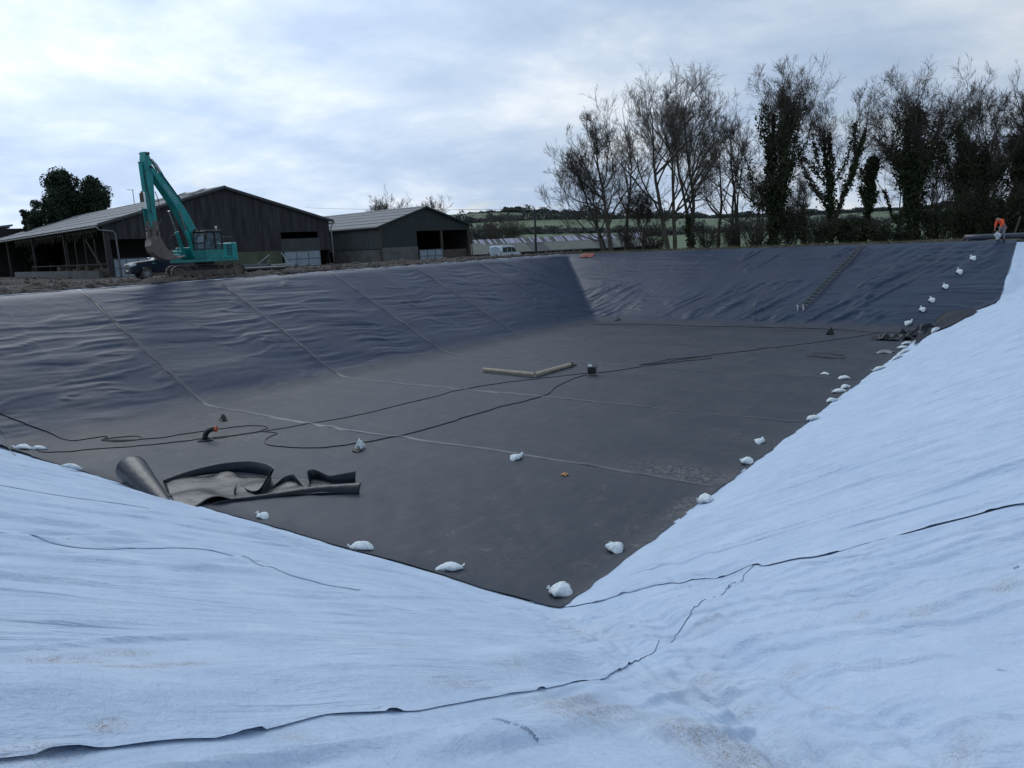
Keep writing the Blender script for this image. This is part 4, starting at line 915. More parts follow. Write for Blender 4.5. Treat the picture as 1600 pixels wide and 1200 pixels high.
# ================================================================== TREES
M_BARK=mat('bark',(.12,.105,.08),.95,.3,3,col2=(.035,.034,.026),bump=.02,bscale=9,stretch=(1,1,.4))
M_TWIG=mat('twigs',(.105,.088,.076),.95,.3,4,col2=(.045,.037,.034))
M_TWIGR=mat('twigs_reddish',(.085,.062,.05),.95,.3,4,col2=(.05,.038,.034))
M_IVY=mat('ivy_leaves',(.050,.066,.026),.7,.3,2.2,col2=(.018,.027,.013),thr=(.35,.65),spec=.3)
M_EVG=mat('evergreen_leaves',(.036,.060,.032),.8,.3,1.2,col2=(.014,.026,.016),thr=(.35,.65),spec=.3)
M_SHR=mat('bramble_leaves',(.045,.055,.022),.85,.3,1.6,col2=(.018,.024,.012),thr=(.35,.65),spec=.2)
def unit(v): return v/(np.linalg.norm(v,axis=-1,keepdims=True)+1e-9)
def perp(d,rg):
    r=rg.normal(size=d.shape); return unit(r-d*(r*d).sum(-1,keepdims=True))
def grow(p,d,ln,n,rg,up=.15,wob=.16,wind=None):
    m=len(p); P=np.zeros((m,n+1,3)); P[:,0]=p; d=unit(d); st=(ln/n)[:,None]
    for i in range(n):
        d=unit(d+rg.normal(size=d.shape)*wob+np.array([0,0,up])+(0 if wind is None else wind)); P[:,i+1]=P[:,i]+d*st
    return P
def tubes(P,r0,r1,k):
    m,n,_=P.shape; T=unit(np.gradient(P,axis=1)); ref=np.tile(np.array([.31,.94,.12]),(m,n,1)); A=unit(ref-T*(ref*T).sum(-1,keepdims=True)); B=np.cross(T,A)
    t=np.linspace(0,1,n)[None,:]; r=(r0[:,None]*(1-t)+r1[:,None]*t)
    q=2*np.pi*np.arange(k)/k
    V=P[:,:,None,:]+r[:,:,None,None]*(A[:,:,None,:]*np.cos(q)[None,None,:,None]+B[:,:,None,:]*np.sin(q)[None,None,:,None])
    idx=np.arange(m*n*k).reshape(m,n,k); a=idx[:,:-1,:]; b=idx[:,1:,:]
    Q=np.stack([a,np.roll(a,-1,2),np.roll(b,-1,2),b],-1).reshape(-1,4)
    return V.reshape(-1,3),Q
def sub(P,ln,k,t0,t1,ang0,ang1,ratio,rg,taper=.55):
    m,n,_=P.shape; t=rg.uniform(t0,t1,(m,k)); x=t*(n-1); i=np.minimum(x.astype(int),n-2); f=(x-i)[...,None]; mm=np.arange(m)[:,None]
    p=P[mm,i]*(1-f)+P[mm,i+1]*f; T=unit(P[mm,i+1]-P[mm,i]); pr=perp(T,rg); a=rg.uniform(ang0,ang1,(m,k))[...,None]
    d=T*np.cos(a)+pr*np.sin(a); L_=ln[:,None]*ratio*(1-taper*t)*rg.uniform(.65,1.2,(m,k))
    return p.reshape(-1,3),d.reshape(-1,3),L_.ravel(),t.ravel(),np.repeat(np.arange(m),k)
def leaves(C,size,rg):
    m=len(C); a=unit(rg.normal(size=(m,3))); b=perp(a,rg); s=size*rg.uniform(.55,1.3,(m,1)); c=C
    V=np.stack([c-a*s,c-b*s*.55,c+a*s,c+b*s*.55],1).reshape(-1,3); return V,np.arange(m*4).reshape(m,4)
def join(L_):
    V=[];Q=[];b=0
    for v,q in L_: V.append(v);Q.append(q+b);b+=len(v)
    return np.concatenate(V),np.concatenate(Q)
def tree(name,label,cat,base,h,spread,seed,stems=1,lean=(0,0),ivy=0,ivyh=.75,ivyr=.8,group=None,dens=1.,clear=.22,split=.35,mt=None,thick=1.,twig=1.,angle=.55,ivyn=None):
    rg=np.random.default_rng(seed); root=empty(name,tuple(base)); tag(root,label,cat,group)
    mt=mt or M_TWIG
    p=np.zeros((stems,3)); p[:,:2]=rg.normal(size=(stems,2))*.30*(stems>1); d=np.tile(np.array([lean[0],lean[1],1.]),(stems,1)); d[:,:2]+=rg.normal(size=(stems,2))*(.10 if stems>1 else .02)
    ln=h*.80*rg.uniform(.8,1.0,stems); ln[0]=h*.82
    r=.020*h*thick*rg.uniform(.75,1,stems)*(1 if stems==1 else .75)
    P0=grow(p,d,ln,12,rg,up=.06,wob=.06); tr=[tubes(P0,r,r*.12,8)]
    lv=[]
    # main limbs, vase-shaped: they leave low, spread, then turn upwards
    k1=max(5,int(round(15/stems**.7*dens)))
    p1,d1,l1,t1,o1=sub(P0,ln,k1,clear,.95,.45,.55+angle,1.,rg,.0)
    hz_=p1[:,2]; room=(h*1.0-hz_)                      # how far a limb can still climb
    l1=np.clip(room*.85,.18*h,None)*rg.uniform(.6,1.,len(room)); l1=np.minimum(l1,spread*1.75)*np.clip(spread/(h*.26),.55,1.4)**.5
    P1=grow(p1,d1,l1,9,rg,up=.13,wob=.15)
    r1=np.clip(r[o1]*(1-.72*t1)*.55,.035,None)
    # keep the crown inside its width
    ax=P0[o1,-1,:2][:,None,:]*(P1[:,:,2:3].clip(0,h)/h); off=P1[:,:,:2]-ax; q=np.linalg.norm(off,axis=2,keepdims=True); lim=spread*1.0; P1[:,:,:2]=ax+off*np.where(q>lim,(lim+(q-lim)*.25)/(q+1e-9),1.)
    tr.append(tubes(P1,r1,r1*.16,6))
    p2,d2,l2,t2,o2=sub(P1,l1,int(9*dens+.5),.12,1.,.40,.95,.46,rg,.40); P2=grow(p2,d2,l2,6,rg,up=.11,wob=.17); r2=np.maximum(r1[o2]*(1-.75*t2)*.42,.016); lv.append(tubes(P2,r2,r2*.45,4))
    p2b,d2b,l2b,t2b,_=sub(P0,ln,int(9*dens),.55,1.,.25,.8,.20,rg,.2); P2b=grow(p2b,d2b,l2b,6,rg,up=.13,wob=.16); lv.append(tubes(P2b,np.full(len(l2b),.03),np.full(len(l2b),.013),4))
    P2=np.concatenate([P2,P2b]); l2=np.concatenate([l2,l2b])
    p3,d3,l3,t3,o3=sub(P2,l2,int(8*dens*twig+.5),.1,1.,.35,.9,.56,rg,.35); l3=np.clip(l3,.5,1.9); P3=grow(p3,d3,l3,4,rg,up=.10,wob=.15); lv.append(tubes(P3,np.full(len(l3),.014),np.full(len(l3),.008),3))
    p4,d4,l4,t4,o4=sub(P3,l3,int(5*twig+.5),.2,1.,.3,.85,.6,rg,.2); l4=np.clip(l4,.35,.95); P4=grow(p4,d4,l4,2,rg,up=.10,wob=.16); lv.append(tubes(P4,np.full(len(l4),.0095),np.full(len(l4),.005),3))
    V,Q=join(tr); link('trunk',npmesh('trunk',V,Q),M_BARK,root)
    V,Q=join(lv); link('crown',npmesh('crown',V,Q),mt,root)
    if ivy:
        allp=[]; n=int(ivy*.62)
        m0=P0.shape[0]; t=rg.uniform(0,1,n)**.9*ivyh/.88; s=rg.integers(0,m0,n); x=np.minimum(t,.999)*12; i=x.astype(int); f=(x-i)[:,None]
        c=P0[s,i]*(1-f)+P0[s,i+1]*f
        clump=.85+.8*vn(t*9+s*5,s*3.+seed,seed)+.6*vn(t*30,s*7.,seed+2)
        rad=ivyr*np.abs(clump)*(rg.uniform(0,1,n)**.6)*1.15*np.clip((1-(t/(ivyh*1.2))**5),.12,1)
        a=rg.uniform(0,2*np.pi,n); c=c+np.stack([np.cos(a)*rad,np.sin(a)*rad,rg.normal(size=n)*.2],1); allp.append(c)
        k=np.nonzero((t1<ivyh*.9))[0]
        if len(k):
            n2=int(n*.45); s=rg.choice(k,n2); t=rg.uniform(0,.75,n2); x=t*8; i=x.astype(int); f=(x-i)[:,None]; c=P1[s,i]*(1-f)+P1[s,i+1]*f
            allp.append(c+rg.normal(size=(n2,3))*ivyr*.36*np.array([1,1,1.2]))
        V,Q=leaves(np.concatenate(allp),.17,rg); link('ivy',npmesh('ivy',V,Q,False),M_IVY,root)
    return root
def tpos(px,D,py=388): 
    p=dep(px,py,D); return (p[0],p[1],float(gz(p[0],p[1]))-.15)
def th(px,py,D,z0): return dep(px,py,D)[2]-z0
GT='trees in the row behind the far bank'
def T(px,top,D,spr,seed,label,leanpx=0,ivytop=None,**k):
    b=tpos(px,D); z=th(px+leanpx,top,D,b[2])*.935; ln=leanpx*D/F/z
    if ivytop is not None: k['ivyh']=(th(px,ivytop,D,b[2]))/z
    kind='bare_tree' if not k.get('ivy') else 'ivy_clad_tree'
    return tree(kind,label,'tree',b,z,spr*1.25*D/F,seed,lean=(CR[0]*ln,CR[1]*ln),group=GT,**k)
T(944,212,86,90,1,'bare tree leaning left at the left end of the tree row',leanpx=-52,stems=2,clear=.12,angle=.8,dens=.95)
T(955,168,84,60,2,'upright bare tree beside the leaning one, first tall one at the left end',leanpx=-18,clear=.2)
T(980,186,92,48,3,'slender bare tree with forked top, second from the left end',clear=.3,dens=.8)
T(1047,104,84,98,4,'large broad bare tree with a rounded crown in the left half of the row',leanpx=-10,stems=2,clear=.16,dens=1.1,angle=.6)
T(1082,112,88,60,5,'tall bare tree with upright limbs just right of the broad tree',leanpx=12,stems=2,clear=.25,ivy=2500,ivytop=330,ivyr=.4)
T(1122,188,93,42,6,'thin bare tree with a single pole-like trunk',clear=.35,dens=.7)
T(1160,165,88,48,8,'bare tree with several thin trunks left of the tallest ivy-covered tree',leanpx=-14,stems=3,clear=.25,dens=.8)
T(1210,92,84,84,9,'tallest ivy-covered tree with two thick trunks and a wide twiggy top',stems=2,ivy=21000,ivytop=125,ivyr=.80,clear=.25,leanpx=10,dens=1.05,thick=1.15)
T(1300,132,85,76,10,'open branched tree with ivy on its limbs, right of the tallest ivy tree',stems=3,ivy=9000,ivytop=190,ivyr=.45,leanpx=14,clear=.2,dens=.9)
T(1345,210,86,26,12,'narrow leaning ivy column between two larger trees',ivy=9500,ivytop=215,ivyr=.62,leanpx=32,clear=.45,dens=.5)
T(1398,225,90,40,13,'thin bare tree in the gap left of the bushy ivy tree',clear=.3,dens=.8,ivy=1200,ivytop=330,ivyr=.3)
T(1430,100,84,78,14,'bushy ivy tree with a pointed ivy top and hanging vines',ivy=21000,ivytop=150,ivyr=1.05,clear=.35,leanpx=-14,dens=1.15,stems=2)
T(1508,112,86,64,15,'ivy tree with a dark dense base, second from the right end',ivy=20000,ivytop=215,ivyr=1.1,clear=.3,stems=3,dens=1.05)
T(1572,98,85,60,16,'tall dark ivy tree at the right end of the row behind the worker',ivy=18000,ivytop=170,ivyr=.9,clear=.35,stems=2)
T(1625,80,84,60,17,'tall bare tree cut by the right edge of the picture',clear=.2,dens=1.0,ivy=6000,ivytop=260,ivyr=.7)
T(1690,120,88,55,18,'ivy-clad tree beyond the right edge of the picture',ivy=9000,ivytop=200,ivyr=1.0,stems=2,dens=.8)
T(1005,290,90,40,19,'low tangled bare thorn tree between the slender and the broad tree',stems=4,clear=.1,dens=.8,angle=.8)
T(1255,260,95,30,20,'small bare tree behind the gap right of the tallest ivy tree',stems=2,dens=.8,clear=.2,ivy=1500,ivytop=320,ivyr=.4)
T(1460,220,92,50,21,'bare brown-twigged tree filling the gap beside the bushy ivy tree',stems=3,dens=1.,clear=.15,mt=M_TWIGR)
T(1540,190,93,46,22,'bare brown-twigged tree between the last two ivy trees',stems=3,dens=1.,clear=.15,mt=M_TWIGR)
T(1186,250,96,34,23,'short bare tree just left of the tallest ivy tree trunk',stems=3,dens=.8,clear=.15,angle=.7)
# undergrowth behind the bank
def shrub(label,px,top,D,wpx,seed,leaf=3000,mt=None,lm=None,group=None,base_py=390,n=26,cat='shrub',name='shrub'):
    rg=np.random.default_rng(seed); b=tpos(px,D,base_py); z=max(.5,th(px,top,D,b[2])); w_=wpx*D/F/2
    root=empty(name,tuple(b)); tag(root,label,cat,group)
    p=np.zeros((n,3)); a=rg.uniform(0,2*np.pi,n); q=rg.uniform(0,.35,n)*w_; p[:,0]=np.cos(a)*q; p[:,1]=np.sin(a)*q
    d=np.stack([np.cos(a)*w_/z*rg.uniform(.2,1.,n),np.sin(a)*w_/z*rg.uniform(.2,1.,n),np.ones(n)],1); ln=z*rg.uniform(.7,1.05,n)
    P0=grow(p,d,ln,6,rg,up=.05,wob=.10); L0=[tubes(P0,np.full(n,.035),np.full(n,.014),4)]
    p1,d1,l1,_,_=sub(P0,ln,9,.1,1,.3,.9,.42,rg,.4); P1=grow(p1,d1,l1,4,rg,up=.08,wob=.18); L0.append(tubes(P1,np.full(len(l1),.016),np.full(len(l1),.009),3))
    p2,d2,l2,_,_=sub(P1,l1,6,.1,1,.3,.9,.55,rg,.3); P2=grow(p2,d2,l2,2,rg,up=.08,wob=.18); L0.append(tubes(P2,np.full(len(l2),.010),np.full(len(l2),.006),3))
    V,Q=join(L0); link('stems',npmesh('stems',V,Q),mt or M_TWIG,root)
    if leaf:
        c=P1.reshape(-1,3)[rg.integers(0,P1.shape[0]*P1.shape[1],leaf)]+rg.normal(size=(leaf,3))*.22; c=c[c[:,2]<z*.85]
        V,Q=leaves(c,.10 if lm is None else .13,rg); link('leaves',npmesh('leaves',V,Q,False),lm or M_SHR,root)
    return root
GS='undergrowth at the feet of the tree row'
SH=[(985,345,86,60,1500,'bare bramble thicket between the trunks at the left of the row'),(1025,350,90,60,1200,'low bare thicket left of the broad tree trunk'),(1105,350,84,50,2500,'tangle of brambles right of the broad tree'),
(1140,340,86,50,3000,'leafy bramble clump beside the thin pole-like tree'),(1180,345,84,46,3500,'bramble clump at the foot of the many-stemmed bare tree'),(1235,300,84,44,9000,'dark ivy bush low beside the tallest ivy tree'),
(1275,335,83,56,6000,'dark bramble bank below the open branched tree'),(1325,325,84,56,8000,'dense dark scrub left of the leaning ivy column'),(1375,335,83,50,5000,'scrub right of the leaning ivy column'),
(1410,350,83,40,3500,'low grassy brambles below the thin tree in the gap'),(1462,290,83,60,10000,'tall dark ivy scrub right of the bushy ivy tree'),(1500,270,84,66,13000,'big dark ivy mass behind the bank, left of the worker'),(1545,275,83,66,13000,'big dark ivy mass behind the worker'),(1595,270,83,66,13000,'big dark ivy mass at the right edge'),(1650,300,84,80,9000,'dark scrub beyond the right edge')]
for i,(px,top,D,w_,lf,lb) in enumerate(SH): shrub(lb,px,top+(8 if i<10 else 18),D,w_,300+i,leaf=int(lf*(.15 if px<1200 else .36)),group=GS,lm=M_IVY if lf>4500 else None)
# bare shrubs/trees elsewhere
b=tpos(785,135,385); shrub('round dark bare bush on the hillside left of the pole',785,337,135,86,350,leaf=2500,n=60,base_py=385,lm=M_IVY,cat='bush',name='bush')
for px,top,wd,sd,lb in ((592,306,30,41,'bare tree showing above the ridge of the small barn, left one of the three'),(622,303,40,42,'rounded bare tree above the ridge of the small barn, middle one of the three'),(688,306,38,43,'bare tree behind the peak of the small barn, right one of the three')):
    D=130; b=(*dep(px,400,D)[:2],4.0); tree('bare_tree',lb,'tree',b,dep(px,top,D)[2]-4.0,wd*D/F,sd,stems=2,clear=.3,dens=.85,twig=.8,group='bare trees behind the small barn')
# evergreens behind the big barn
def evergreen(label,px,top,D,wpx,seed,n,hlow=.1,pieces=46,base=4.5,name='evergreen_tree'):
    rg=np.random.default_rng(seed); p=dep(px,400,D); h=dep(px,top,D)[2]-base; w_=wpx*D/F/2
    root=empty(name,(p[0],p[1],base)); tag(root,label,'tree',None)
    mbb=MB(); mbb.tube([(0,0,0),(.1,0,h*.4),(0,.1,h*.85)],[.4,.3,.08],8); mbb.build('trunk',M_BARK,root)
    cs=[]
    for k in range(pieces):
        t=rg.uniform(hlow,1)**.8; rr=w_*math.sqrt(max(.03,1-((t-.42)/.60)**2)); a=rg.uniform(0,6.28); q=rr*rg.uniform(.2,.85)
        cs.append((math.cos(a)*q,math.sin(a)*q,h*t*.92,w_*rg.uniform(.14,.40)))
    C=[]
    for x,y,z,r in cs:
        m=n//pieces; v=unit(rg.normal(size=(m,3)))*r*(rg.uniform(.45,1.22,(m,1))); C.append(v*np.array([1,1,1.05])+np.array([x,y,z]))
    V,Q=leaves(np.concatenate(C),.20,rg); link('foliage',npmesh('foliage',V,Q,False),M_EVG,root)
evergreen('tall dark evergreen with a pointed top behind the big barn roof',112,262,125,76,401,30000)
evergreen('rounded dark evergreen right of the pointed one behind the big barn',152,275,128,84,402,30000)
evergreen('low dark conifer tips left of the evergreens behind the roof',78,306,118,60,403,12000)
evergreen('small dark evergreen tips at the left end above the barn roof',50,319,112,24,404,4000)
# hedges and wooded skyline
def hedge(label,x0,x1,pyb,D0,D1,hgt,seed,n,m=None):
    rg=np.random.default_rng(seed); A=dep(x0,380,D0); B=dep(x1,380,D1); t=rg.uniform(0,1,n); X=A[0]+(B[0]-A[0])*t+rg.normal(size=n)*1.0; Y=A[1]+(B[1]-A[1])*t+rg.normal(size=n)*1.0
    hh=hgt*(.55+.5*vn(t*26,0*t,seed)+.35*vn(t*90,0*t,seed+1)+.2); Z=gz(X,Y)+rg.uniform(0,1,n)*np.maximum(hh,.5)
    V,Q=leaves(np.stack([X,Y,Z],1),.55*(D0/300)**.6,rg); tag(link('hedge',npmesh('hedge',V,Q,False),m or M_EVG),label,'hedge')
M_FAR=mat('far_wood',(.12,.135,.125),.95,.3,.05,col2=(.075,.09,.085))
hedge('dark hedgerow crossing the field behind the long low shed',735,1010,0,240,250,1.8,501,9000,M_FAR)
hedge('hedgerow on the slope behind the tree row',1000,1700,0,210,250,3.2,502,14000,M_FAR)
hedge('tall hedgerow near the top of the field on the left',700,1050,0,420,470,7,503,9000,M_FAR)
hedge('line of small trees on the field skyline behind the tree row',1000,1750,0,520,600,4,504,30000,M_FAR)
hedge('dark scrub on the slope behind the small barn',725,775,0,190,195,4.,505,5000,M_FAR)
A=dep(790,380,900); 
rg=np.random.default_rng(5); n=16000; t=rg.uniform(-1,1,n); X=dep(830,380,900)[0]+CR[0]*t*75; Y=dep(830,380,900)[1]+CR[1]*t*75; dome=np.maximum(0,1-t**2)**.8; Z=gz(X,Y)+rg.uniform(0,1,n)**.7*(6+6*dome)*(.8+.25*vn(t*14,0*t,3))+rg.normal(size=n)*.5
V,Q=leaves(np.stack([X,Y,Z],1),1.7,rg); tag(link('far_wood',npmesh('far_wood',V,Q,False),M_FAR),'dark wooded hilltop on the skyline above the shed','wood',kind='stuff')
# ================================================================== RUBBLE in the yard
def stones(name,n,xf,yf,s0,s1,m,seed):
    rg=np.random.default_rng(seed); ico=[(0,0,1),(.9,0,.4),(.28,.85,.45),(-.72,.53,.4),(-.72,-.53,.45),(.28,-.85,.4),(.7,.5,-.4),(-.3,.85,-.4),(-.9,0,-.4),(-.3,-.85,-.4),(.7,-.5,-.4),(0,0,-1)]
    fc=[(0,1,2),(0,2,3),(0,3,4),(0,4,5),(0,5,1),(1,6,2),(2,7,3),(3,8,4),(4,9,5),(5,10,1),(6,7,2),(7,8,3),(8,9,4),(9,10,5),(10,6,1),(11,7,6),(11,8,7),(11,9,8),(11,10,9),(11,6,10)]
    I=np.array(ico); Fc=np.array(fc); X=xf(rg,n); Y=yf(rg,n,X); s=rg.uniform(0,1,n)**3*(s1-s0)+s0
    sc=rg.uniform(.5,1.2,(n,1,3))*s[:,None,None]; V=I[None]*sc*rg.uniform(.75,1.2,(n,12,1)); a=rg.uniform(0,6.28,n); c,si=np.cos(a)[:,None],np.sin(a)[:,None]
    V=np.stack([V[...,0]*c-V[...,1]*si,V[...,0]*si+V[...,1]*c,V[...,2]],-1); Z=gz(X,Y)+.03+.10*ss(3.2,0,np.abs(xRimL-2.1-X)); V+=np.stack([X,Y,Z],1)[:,None,:]
    Q=(Fc[None]+np.arange(n)[:,None,None]*12).reshape(-1,3); return link(name,npmesh(name,V.reshape(-1,3),Q,False),m)
M_STONE=mat('rubble_stone',(.12,.10,.09),.95,.4,1.7,col2=(.04,.034,.03))
o=stones('rubble',5200,lambda r,n:xRimL-1.0-np.abs(r.normal(size=n))*3.2,lambda r,n,X:r.uniform(-2,72,n),.04,.24,M_STONE,31); tag(o,'broken stones and clods along the top of the left bank','rubble',kind='stuff')
o=stones('rubble',1500,lambda r,n:r.uniform(-105,-50,n),lambda r,n,X:r.uniform(0,85,n),.05,.3,M_STONE,33); tag(o,'scattered stones across the dirt yard','rubble',kind='stuff')
o=stones('rubble',900,lambda r,n:r.uniform(-44,14,n),lambda r,n,X:yRimF+.6+np.abs(r.normal(size=n))*1.3,.04,.2,M_STONE,35); tag(o,'clods of soil along the top of the far bank','rubble',kind='stuff')
# grass tufts and dead stalks on the bank tops
M_DRY=mat('dry_grass',(.14,.12,.07),.95,.3,2,col2=(.06,.075,.03))
rg=np.random.default_rng(77); n=9000
X=np.concatenate([rg.uniform(-44,16,n),rg.uniform(-75,-46,2500)]); Y=np.concatenate([yRimF+.9+np.abs(rg.normal(size=n))*2.4,rg.uniform(5,80,2500)]); keep=np.concatenate([np.ones(n,bool),vn(X[n:]/4,Y[n:]/4,9)>.25]); X=X[keep];Y=Y[keep]; n=len(X)
hgt=rg.uniform(.06,.32,n); a=rg.uniform(0,6.28,n); Z=gz(X,Y); dx=np.cos(a)*.03; dy=np.sin(a)*.03; lx_=rg.normal(size=n)*.08; ly_=rg.normal(size=n)*.08
V=np.stack([np.stack([X-dx,Y-dy,Z],1),np.stack([X+dx,Y+dy,Z],1),np.stack([X+lx_,Y+ly_,Z+hgt],1)],1).reshape(-1,3)
tag(link('grass',npmesh('grass',V,np.arange(len(V)).reshape(-1,3),False),M_DRY),'thin dry grass on the bank tops','grass',kind='stuff')
# ---- things lying in the yard
def yz(x,y): return float(gz(x,y))+.06
P=gpt(400,424,57); PP=empty('black_pipe',(P[0],P[1],5.42),math.atan2(CR[1],CR[0])+.15); tag(PP,'thick black pipe lying beside the excavator tracks','pipe')
mb=MB(); mb.tube([(-2.4,0,.16),(0,.05,.16),(2.3,0,.16)],.17,14); mb.build('pipe_barrel',M_HOSE,PP,smooth=False)
mb=MB(); mb.tube([(2.2,0,.16),(2.34,0,.16)],.20,14); mb.build('pipe_collar',M_DTRIM,PP)
P=gpt(398,414,62); WB=empty('steel_skip_tray',(P[0],P[1],5.3),math.atan2(CR[1],CR[0])+.1); tag(WB,'dark low steel tray behind the black pipe','tray')
mb=MB(); mb.box(-1.5,1.2,-.6,.6,.1,.14); mb.box(-1.5,1.2,-.62,-.56,.1,.62); mb.box(-1.5,1.2,.56,.62,.1,.62); mb.box(-1.56,-1.5,-.6,.6,.1,.62); mb.build('tray',M_GATE2,WB)
mb=MB(); mb.tube([(1.1,-.1,.5),(1.22,-.1,.5)],.34,16); mb.tube([(1.1,-.1,.5),(1.25,-.1,.5)],.12,10); mb.each('wheel',M_TYRE,WB)
P=gpt(427,412,64); FR=empty('metal_trailer_frame',(P[0],P[1],5.25),math.atan2(CR[1],CR[0])+.2); tag(FR,'pale galvanised metal frame with raised bars left of the gate panels','metal frame')
mb=MB(); 
for y in (-.5,.5): mb.bar((-1.6,y,.45),(1.5,y,.55),.09,.10)
for x in (-1.5,-.6,.4,1.3): mb.bar((x,-.5,.48),(x,.5,.50),.07,.07)
mb.bar((-1.4,-.5,.5),(-.2,-.5,1.35),.07,.07); mb.bar((1.3,-.5,.5),(.8,-.5,1.5),.07,.07); mb.bar((1.5,.4,.1),(1.6,.5,1.0),.06,.06)
for x in (-1.2,.2,1.2): mb.bar((x,-.5,.0),(x,-.5,.5),.06,.06)
mb.each('frame',mat('galvanised_pale',(.33,.38,.38),.5,.2,3),FR)
mb=MB(); mb.tube([(1.8,-.2,.3),(1.92,-.2,.3)],.30,14); mb.each('wheel',M_TYRE,FR)
P=gpt(352,427,51); 
# ================================================================== PERSON
def skin(name,V,E_,R,m,parent,sub=2):
    me=bpy.data.meshes.new(name); me.from_pydata([tuple(v) for v in V],E_,[]); o=link(name,me,m,parent)
    md=o.modifiers.new('skin','SKIN'); md.use_smooth_shade=True
    for i,r in enumerate(R): me.skin_vertices[0].data[i].radius=(r,r) if not isinstance(r,tuple) else r
    me.skin_vertices[0].data[0].use_root=True
    s=o.modifiers.new('sub','SUBSURF'); s.levels=sub; s.render_levels=sub; return o
M_ORG=mat('hi_vis_orange',(.95,.10,.03),.7,.15,6); M_SKIN=mat('skin',(.42,.24,.18),.6,.1,6); M_NVY=mat('dark_fleece',(.018,.02,.035),.8,.2,6); M_GRT=mat('grey_trousers',(.16,.18,.22),.85,.2,6); M_BAG=mat('woven_bag_white',(.60,.67,.70),.7,.22,14,bump=.012,bscale=16)
M_BOOT=mat('boots',(.04,.035,.03),.8,.2,6); M_HAIR=mat('dark_hair',(.03,.022,.018),.8,.2,20)
pp=hit(1556,377.5); Zp=zr+.03
Pw=atz(1557,378,zr+.02); YAWP=math.atan2(-CR[1],-CR[0])+.35
PE=empty('person',(Pw[0],max(Pw[1],yRimF+.25),zr+.03),YAWP); tag(PE,'person in orange hi-vis and grey trousers bending with a white bag on the far bank','person')
# local x = facing (picture left), y = left side, z up. pelvis z .92
V=[(-.02,0,.95),(.02,0,1.10),(.16,0,1.28),(.34,0,1.42),(.44,0,1.47),(.55,0,1.50),(.63,0,1.50),
   (.34,.19,1.40),(.42,.24,1.13),(.50,.20,.90),(.53,.18,.82),(.34,-.19,1.40),(.42,-.24,1.13),(.50,-.20,.90),(.53,-.18,.82),
   (-.02,.11,.90),(.08,.15,.50),(-.04,.16,.10),(.10,.17,.05),(-.02,-.11,.90),(.16,-.15,.50),(.10,-.16,.10),(.24,-.17,.05)]
E_=[(0,1),(1,2),(2,3),(3,4),(4,5),(5,6),(3,7),(7,8),(8,9),(9,10),(3,11),(11,12),(12,13),(13,14),(0,15),(15,16),(16,17),(17,18),(0,19),(19,20),(20,21),(21,22)]
Rr=[.15,.14,.15,.16,.07,.10,.10,.075,.05,.038,.035,.075,.05,.038,.035,.10,.065,.05,.04,.10,.065,.05,.04]
skin('body',V,E_,Rr,M_SKIN,PE)
J=[(.02,0,1.08),(.16,0,1.29),(.34,0,1.43),(.40,0,1.46),(.34,.19,1.41),(.42,.245,1.13),(.49,.21,.93),(.34,-.19,1.41),(.42,-.245,1.13),(.49,-.21,.93)]
skin('jacket',J,[(0,1),(1,2),(2,3),(2,4),(4,5),(5,6),(2,7),(7,8),(8,9)],[.175,.185,.185,.12,.105,.075,.06,.105,.075,.06],M_ORG,PE)
skin('fleece_band',[(-.01,0,1.00),(.05,0,1.13)],[(0,1)],[.178,.178],M_NVY,PE)
TR=[(-.02,0,.93),(-.02,.11,.86),(.08,.15,.50),(-.03,.16,.16),(-.02,-.11,.86),(.16,-.15,.50),(.11,-.16,.16)]
skin('trousers',TR,[(0,1),(1,2),(2,3),(0,4),(4,5),(5,6)],[.18,.125,.09,.075,.125,.09,.075],M_GRT,PE)
skin('orange_shorts',[(-.03,0,.92),(-.02,.12,.80),(.0,.13,.72),(-.02,-.12,.80),(.02,-.13,.72)],[(0,1),(1,2),(0,3),(3,4)],[.165,.13,.12,.13,.12],M_ORG,PE)
for s,x in ((1,-.03),(-1,.11)): skin('boot',[(x,s*.16,.10),(x+.02,s*.165,.05),(x+.20,s*.17,.045)],[(0,1),(1,2)],[.07,.07,.05],M_BOOT,PE)
for s in (1,-1):
    hb=[(.53,s*.185,.80)]; Vh=[hb[0],(.545,s*.18,.75)]; Eh=[(0,1)]; Rh=[.03,.032]
    for k in range(4):
        a=len(Vh); Vh+=[(.53+.018*k,s*.18,.715),(.525+.018*k,s*.17,.68+.004*k),(.51+.018*k,s*.155,.665)]; Eh+=[(1,a),(a,a+1),(a+1,a+2)]; Rh+=[.011,.010,.008]
    a=len(Vh); Vh+=[(.575,s*.16,.74),(.58,s*.145,.71)]; Eh+=[(1,a),(a,a+1)]; Rh+=[.012,.010]
    skin('hand',Vh,Eh,Rh,M_SKIN,PE)
skin('hood',[(.52,0,1.55),(.60,0,1.565)],[(0,1)],[.115,.105],M_HAIR,PE)
mb=MB(); mb.tube([(.715,0,1.48),(.745,0,1.46),(.72,0,1.44)],[.012,.02,.01],6); mb.build('nose',M_SKIN,PE)
for s in (1,-1): mb=MB(); mb.tube([(.69,s*.04,1.50),(.712,s*.04,1.50)],[.012,.012],8); mb.build('eye',M_BOOT,PE)
